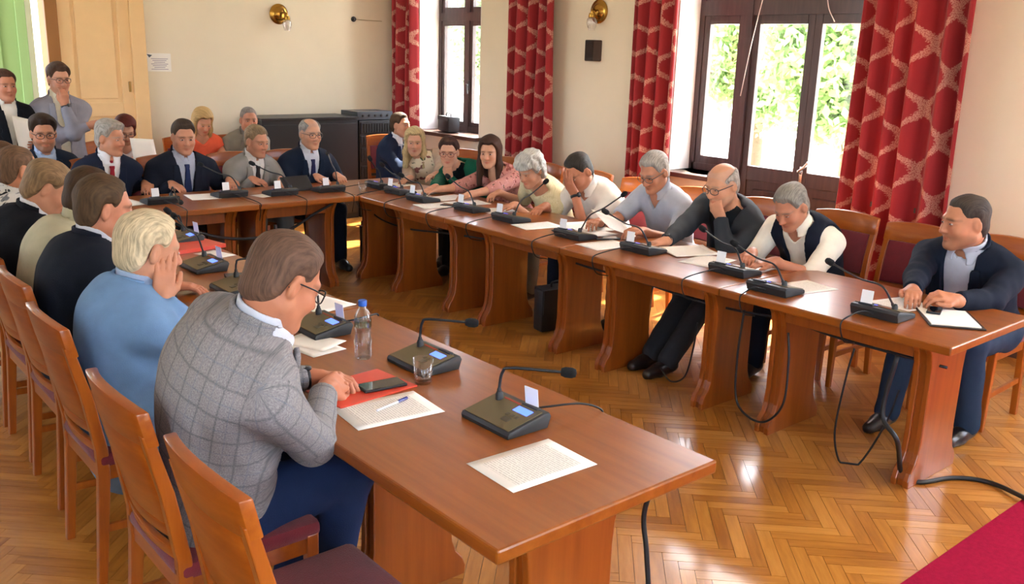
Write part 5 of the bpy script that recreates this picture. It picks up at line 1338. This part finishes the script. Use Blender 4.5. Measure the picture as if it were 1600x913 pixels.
# ---- behind the far row
H = ony(196, 203, 8.4)
person('red-haired woman with glasses in a white blouse holding papers', (H[0], 8.62, .49), 270, H, (262, -28, 0), ('bob', '6a2820'), 'd8a890', dict(kind='shirt', c='d9cfcc', sleeve=.9, neck=.06, collar=False, name='blouse'), legs='5a2430', glasses='3a2a2a', fem=True, s=.93, step=.012, hstep=.007, seed=15.0,
       hands=[dict(w=V3(H[0]+.20, 8.22, .86), d=V3(-.2, -1, .2), curl=.6), dict(w=V3(H[0]+.0, 8.22, .86), d=V3(.3, -1, .2), curl=.6)])
H = ony(317, 190, 8.6)
person('blonde woman in a sleeveless coral top looking down at her phone', (H[0], 8.80, .49), 270, H, (268, -30, 0), ('long', 'd8b478'), 'd8a286', dict(kind='shirt', c='ee6a4c', sleeve=.22, neck=.06, collar=False, name='top'), legs='3a2a3a', fem=True, s=.94, step=.012, hstep=.007, seed=16.0,
       hands=[dict(w=V3(H[0]+.13, 8.42, .76), d=V3(-.3, -1, .1), curl=.5), dict(w=V3(H[0]-.08, 8.42, .76), d=V3(.3, -1, .1), curl=.5)])
H = ony(389, 188, 8.6)
person('grey-haired man in a pale grey jacket sitting behind the far row', (H[0], 8.78, .49), 270, H, (258, -4, 0), ('crop', '9a9086'), 'cf967c', dict(kind='suit', c='8a887e', shirt='8c8a86', v=.3, vw=.06), legs='4a4844', step=.012, hstep=.007, seed=17.0, s=1.0)
H = ony(626, 196, 8.1)
person('man in a navy suit sitting by the far window, face in the window light', (H[0]-.02, 8.24, .49), 290, H, (292, 2, 0), ('short', '54402e'), 'd8a68c', dict(kind='suit', c='1f2c46', shirt='dfe4ee', v=.4, vw=.065, tie='2a3048'), nk=.185, legs='1f2c46', step=.011, hstep=.0065, seed=18.0,
       hands=[dict(w=V3(H[0]+.25, 7.85, .80), d=V3(-.6, -.5, .3), curl=.6), dict(w=V3(H[0]+.05, 7.85, .82), d=V3(.5, -.5, .3), curl=.6)])
# ---- standing by the door
H = ony(92, 124, 8.3); lk = (276, -6, 0)
person('standing man with glasses in a grey blazer, hand at his chin', (H[0]-.01, 8.34, .88), 266, H, lk, ('full', '5a4030'), 'd09a80', dict(kind='suit', c='8a8790', shirt='e9e2cc', v=.55, vw=.062, wmin=.030), nk=.19, legs='232a40', glasses='3a3030', stand=True, step=.011, hstep=.0065, seed=19.0, s=.98, low=-.17, bulge=.0,
       hands=[FH(H, lk, (.01, .115, -.19), (.0, .1, 1), (0, -1, .1), .8, pole=(.2, -.2, -1)), dict(w=V3(H[0]+.16, 8.12, 1.17), d=V3(1, -.1, .15), n=V3(0, 1, 0), curl=.5, pole=V3(-.6, .1, -1))], watch=0)
H = ony(8, 134, 8.3)
person('standing man in a dark suit holding papers by the open door', (H[0], 8.34, .86), 272, H, (278, -4, 0), ('short', '5a3a2a'), 'c88c72', dict(kind='suit', c='15171c', shirt='ddd8cc', v=.40, vw=.055), nk=.19, legs='15171c', stand=True, step=.011, hstep=.0065, seed=20.0, s=.97, low=-.17, bulge=.0,
       hands=[dict(w=V3(H[0]+.12, 8.05, 1.05), d=V3(-.2, -1, -.1), n=V3(-1, 0, 0), curl=.6), dict(w=V3(H[0]-.15, 8.05, 1.02), d=V3(.5, -1, .0), curl=.5)])
# ---- left row, seen from behind
H = onx(443, 440, 1.10); lk = (4, -30, 0)
person('man with glasses in a grey plaid blazer leaning on the near table with clasped hands', (.97, 2.46, .52), -3, H, lk, ('short', '705444'), 'c88a6e', dict(kind='suit', c='plaid', shirt='c8cedc', v=.42, vw=.06, wmin=.02), legs='1f2f52', glasses='15151a', s=1.08, bulk=1.12, step=.0075, hstep=.0045, bulge=.085, seed=21.0, tail=.11, fat=1.04, hs=.95, nk=.150, low=-.12,
       hands=[dict(w=V3(1.34, 2.56, .80), d=unit(V3(.75, -.55, .05)), n=V3(.2, -.3, -1), curl=.7, pole=V3(-.3, .5, -.8)), dict(w=V3(1.325, 2.44, .795), d=unit(V3(.85, .45, .05)), n=V3(-.2, .6, -.6), curl=.6, pole=V3(-.2, -.6, -.8))], watch=0,
       knees=[V3(1.36, 2.62, .54), V3(1.36, 2.36, .54)], feet=[V3(1.28, 2.62, .09), V3(1.22, 2.30, .09)])
H = onx(232, 390, 1.08); lk = (4, -14, 0)
person('white-haired man in a light blue jacket resting his cheek on his hand', (1.01, 3.27, .50), -2, H, lk, ('short', 'e6d4b0'), 'd09a80', dict(kind='suit', c='6d8fb8', shirt='9ab0d0', v=.3, vw=.05), legs='4a4e58', s=1.06, bulk=1.15, step=.0085, hstep=.005, bulge=.065, nk=.155, seed=22.0, tail=.10, low=-.12,
       hands=[dict(w=V3(1.42, 3.45, .79), d=unit(V3(.8, -.4, -.05)), curl=.4), FH(H, lk, (.095, .035, -.165), (-.12, .0, 1), (-1, .05, .1), .22, pole=(.35, -.35, -1), spread=1.5, thumb=.2)])
H = onx(163, 326, 1.12)
person('brown-haired man in a dark navy suit, hand near his mouth, beside the light blue jacket', (1.0, 3.88, .49), 0, H, (-4, -10, 0), ('short', '5c4630'), 'cc8e74', dict(kind='suit', c='151b27', shirt='c0c6d2', v=.3, vw=.05), legs='151b27', s=1.04, bulk=1.1, step=.0095, hstep=.0055, bulge=.07, nk=.155, seed=23.0,
       hands=[dict(w=V3(1.42, 4.02, .79), d=unit(V3(.8, -.4, -.05)), curl=.4), FH(H, (-4, -10, 0), (.02, .17, -.14), (-.2, -.1, 1), (-.4, -1, .1), .8, pole=(.2, -.4, -1))])
H = onx(140, 308, 1.22)
person('dark-haired person in a pale green-white shirt, bent over the table on the left row', (1.02, 4.44, .49), 0, H, (8, -22, 0), ('short', '4a3420'), 'c08468', dict(kind='shirt', c='b6b298', sleeve=.9), legs='3a3a40', s=1.02, step=.010, hstep=.006, bulge=.08, nk=.155, seed=24.0,
       hands=[dict(w=V3(1.45, 4.58, .79), d=unit(V3(.8, -.4, -.05)), curl=.4), dict(w=V3(1.42, 4.30, .79), d=unit(V3(.8, .4, -.05)), curl=.4)])
H = onx(75, 294, 1.15)
person('light-brown-haired man in a black suit bending his head on the left row', (1.02, 4.95, .49), -2, H, (-12, -30, 0), ('short', '9a7c5a'), 'd09a80', dict(kind='suit', c='14161c', shirt='dcdce0', v=.3, vw=.05), legs='14161c', s=1.04, bulk=1.1, step=.010, hstep=.006, bulge=.08, nk=.155, seed=25.0,
       hands=[dict(w=V3(1.42, 5.08, .79), d=unit(V3(.8, -.4, -.05)), curl=.4), dict(w=V3(1.40, 4.80, .79), d=unit(V3(.8, .4, -.05)), curl=.4)])
H = onx(28, 266, 1.15)
person('close-cropped man in a black and white patterned shirt on the left row', (1.04, 5.48, .49), 0, H, (12, -8, 0), ('crop', '7a5c44'), 'cc9070', dict(kind='shirt', c='floral_camo', sleeve=.9), legs='2a2a30', s=1.02, step=.011, hstep=.006, bulge=.06, nk=.155, seed=26.0,
       hands=[dict(w=V3(1.45, 5.62, .79), d=unit(V3(.8, -.4, -.05)), curl=.4), dict(w=V3(1.42, 5.36, .79), d=unit(V3(.8, .4, -.05)), curl=.4)])
H = onx(2, 256, 1.19)
person('brown-haired person at the far end of the left row, mostly hidden', (.99, 6.06, .49), 0, H, (10, -8, 0), ('short', '6a4a30'), 'cc9070', dict(kind='shirt', c='6a6a60', sleeve=.9), legs='2a2a30', s=1.0, step=.013, hstep=.007, bulge=.05, seed=27.0)

# ---- chairs under and beside them
chair('empty wooden chair with burgundy seat at the near end of the left row', .97, 1.85, 0)
for y, x, lb in ((2.43, .96, 'under the man in the plaid blazer'), (3.27, 1.0, 'under the man in the light blue jacket'), (3.92, 1.04, 'under the dark navy suit on the left row'), (4.46, 1.06, 'under the pale shirt on the left row'),
                 (4.96, 1.06, 'under the black suit on the left row'), (5.50, 1.08, 'under the patterned shirt on the left row'), (6.06, 1.10, 'under the mostly hidden person at the left row end')):
    chair('wooden chair with burgundy upholstery '+lb, x, y, 0)
chair('empty wooden chair with burgundy back pad between the vest man and the heavy man', 4.93, 2.43, 178)
for y, lb in ((1.97, 'under the heavy man in the navy jacket'), (2.93, 'under the man in the dark vest'), (3.50, 'under the bald man in the dark grey jacket'), (4.06, 'under the man in the light blue shirt'), (4.62, 'under the man covering his face'),
              (5.16, 'under the white-haired woman'), (5.72, 'under the woman in the pink blouse'), (6.20, 'under the woman in the green cardigan')):
    chair('wooden chair with burgundy upholstery '+lb, 4.99, y, 180)
chair('wooden chair with burgundy upholstery under the blonde woman at the corner', 5.06, 6.80, 212)
for x, y, lb in ((1.80, 7.76, 'under the bearded man of the far row'), (2.11, 7.92, 'pushed back behind the man with the red tie'), (2.69, 7.32, 'under the smiling man of the far row'), (3.27, 7.32, 'under the man in the light grey suit'), (3.78, 7.32, 'under the balding man of the far row'),
                 (2.66, 8.66, 'under the red-haired woman'), (3.45, 8.84, 'under the woman in the coral top'), (3.90, 8.82, 'under the man in the pale grey jacket'), (5.34, 8.26, 'under the man by the far window')):
    if 'pushed back' in lb: lb = 'under the man with the red tie'; y = 7.32
    chair('wooden chair with burgundy upholstery '+lb, x, y, 270 if x < 5 else 250)
# ---- papers in hands
paper('sheet held up by the man in the light blue shirt', *(onz(960, 350, .83)[:2]), 0, z=.83, rot=(.35, -.45, math.radians(85)))
q = ony(42, 212, 7.98); paper('sheaf of papers held by the standing man in the dark suit', q[0], q[1], 0, z=q[2], printed=False, w=.21, h=.297, rot=(1.15, .25, .5))
q = ony(226, 242, 8.10); paper('sheet held by the red-haired woman', q[0], q[1], 0, z=q[2], printed=False, rot=(1.1, .1, .1))
q = ony(338, 243, 8.30); phone('white-edged phone held by the woman in the coral top', q[0], q[1], 10, q[2])
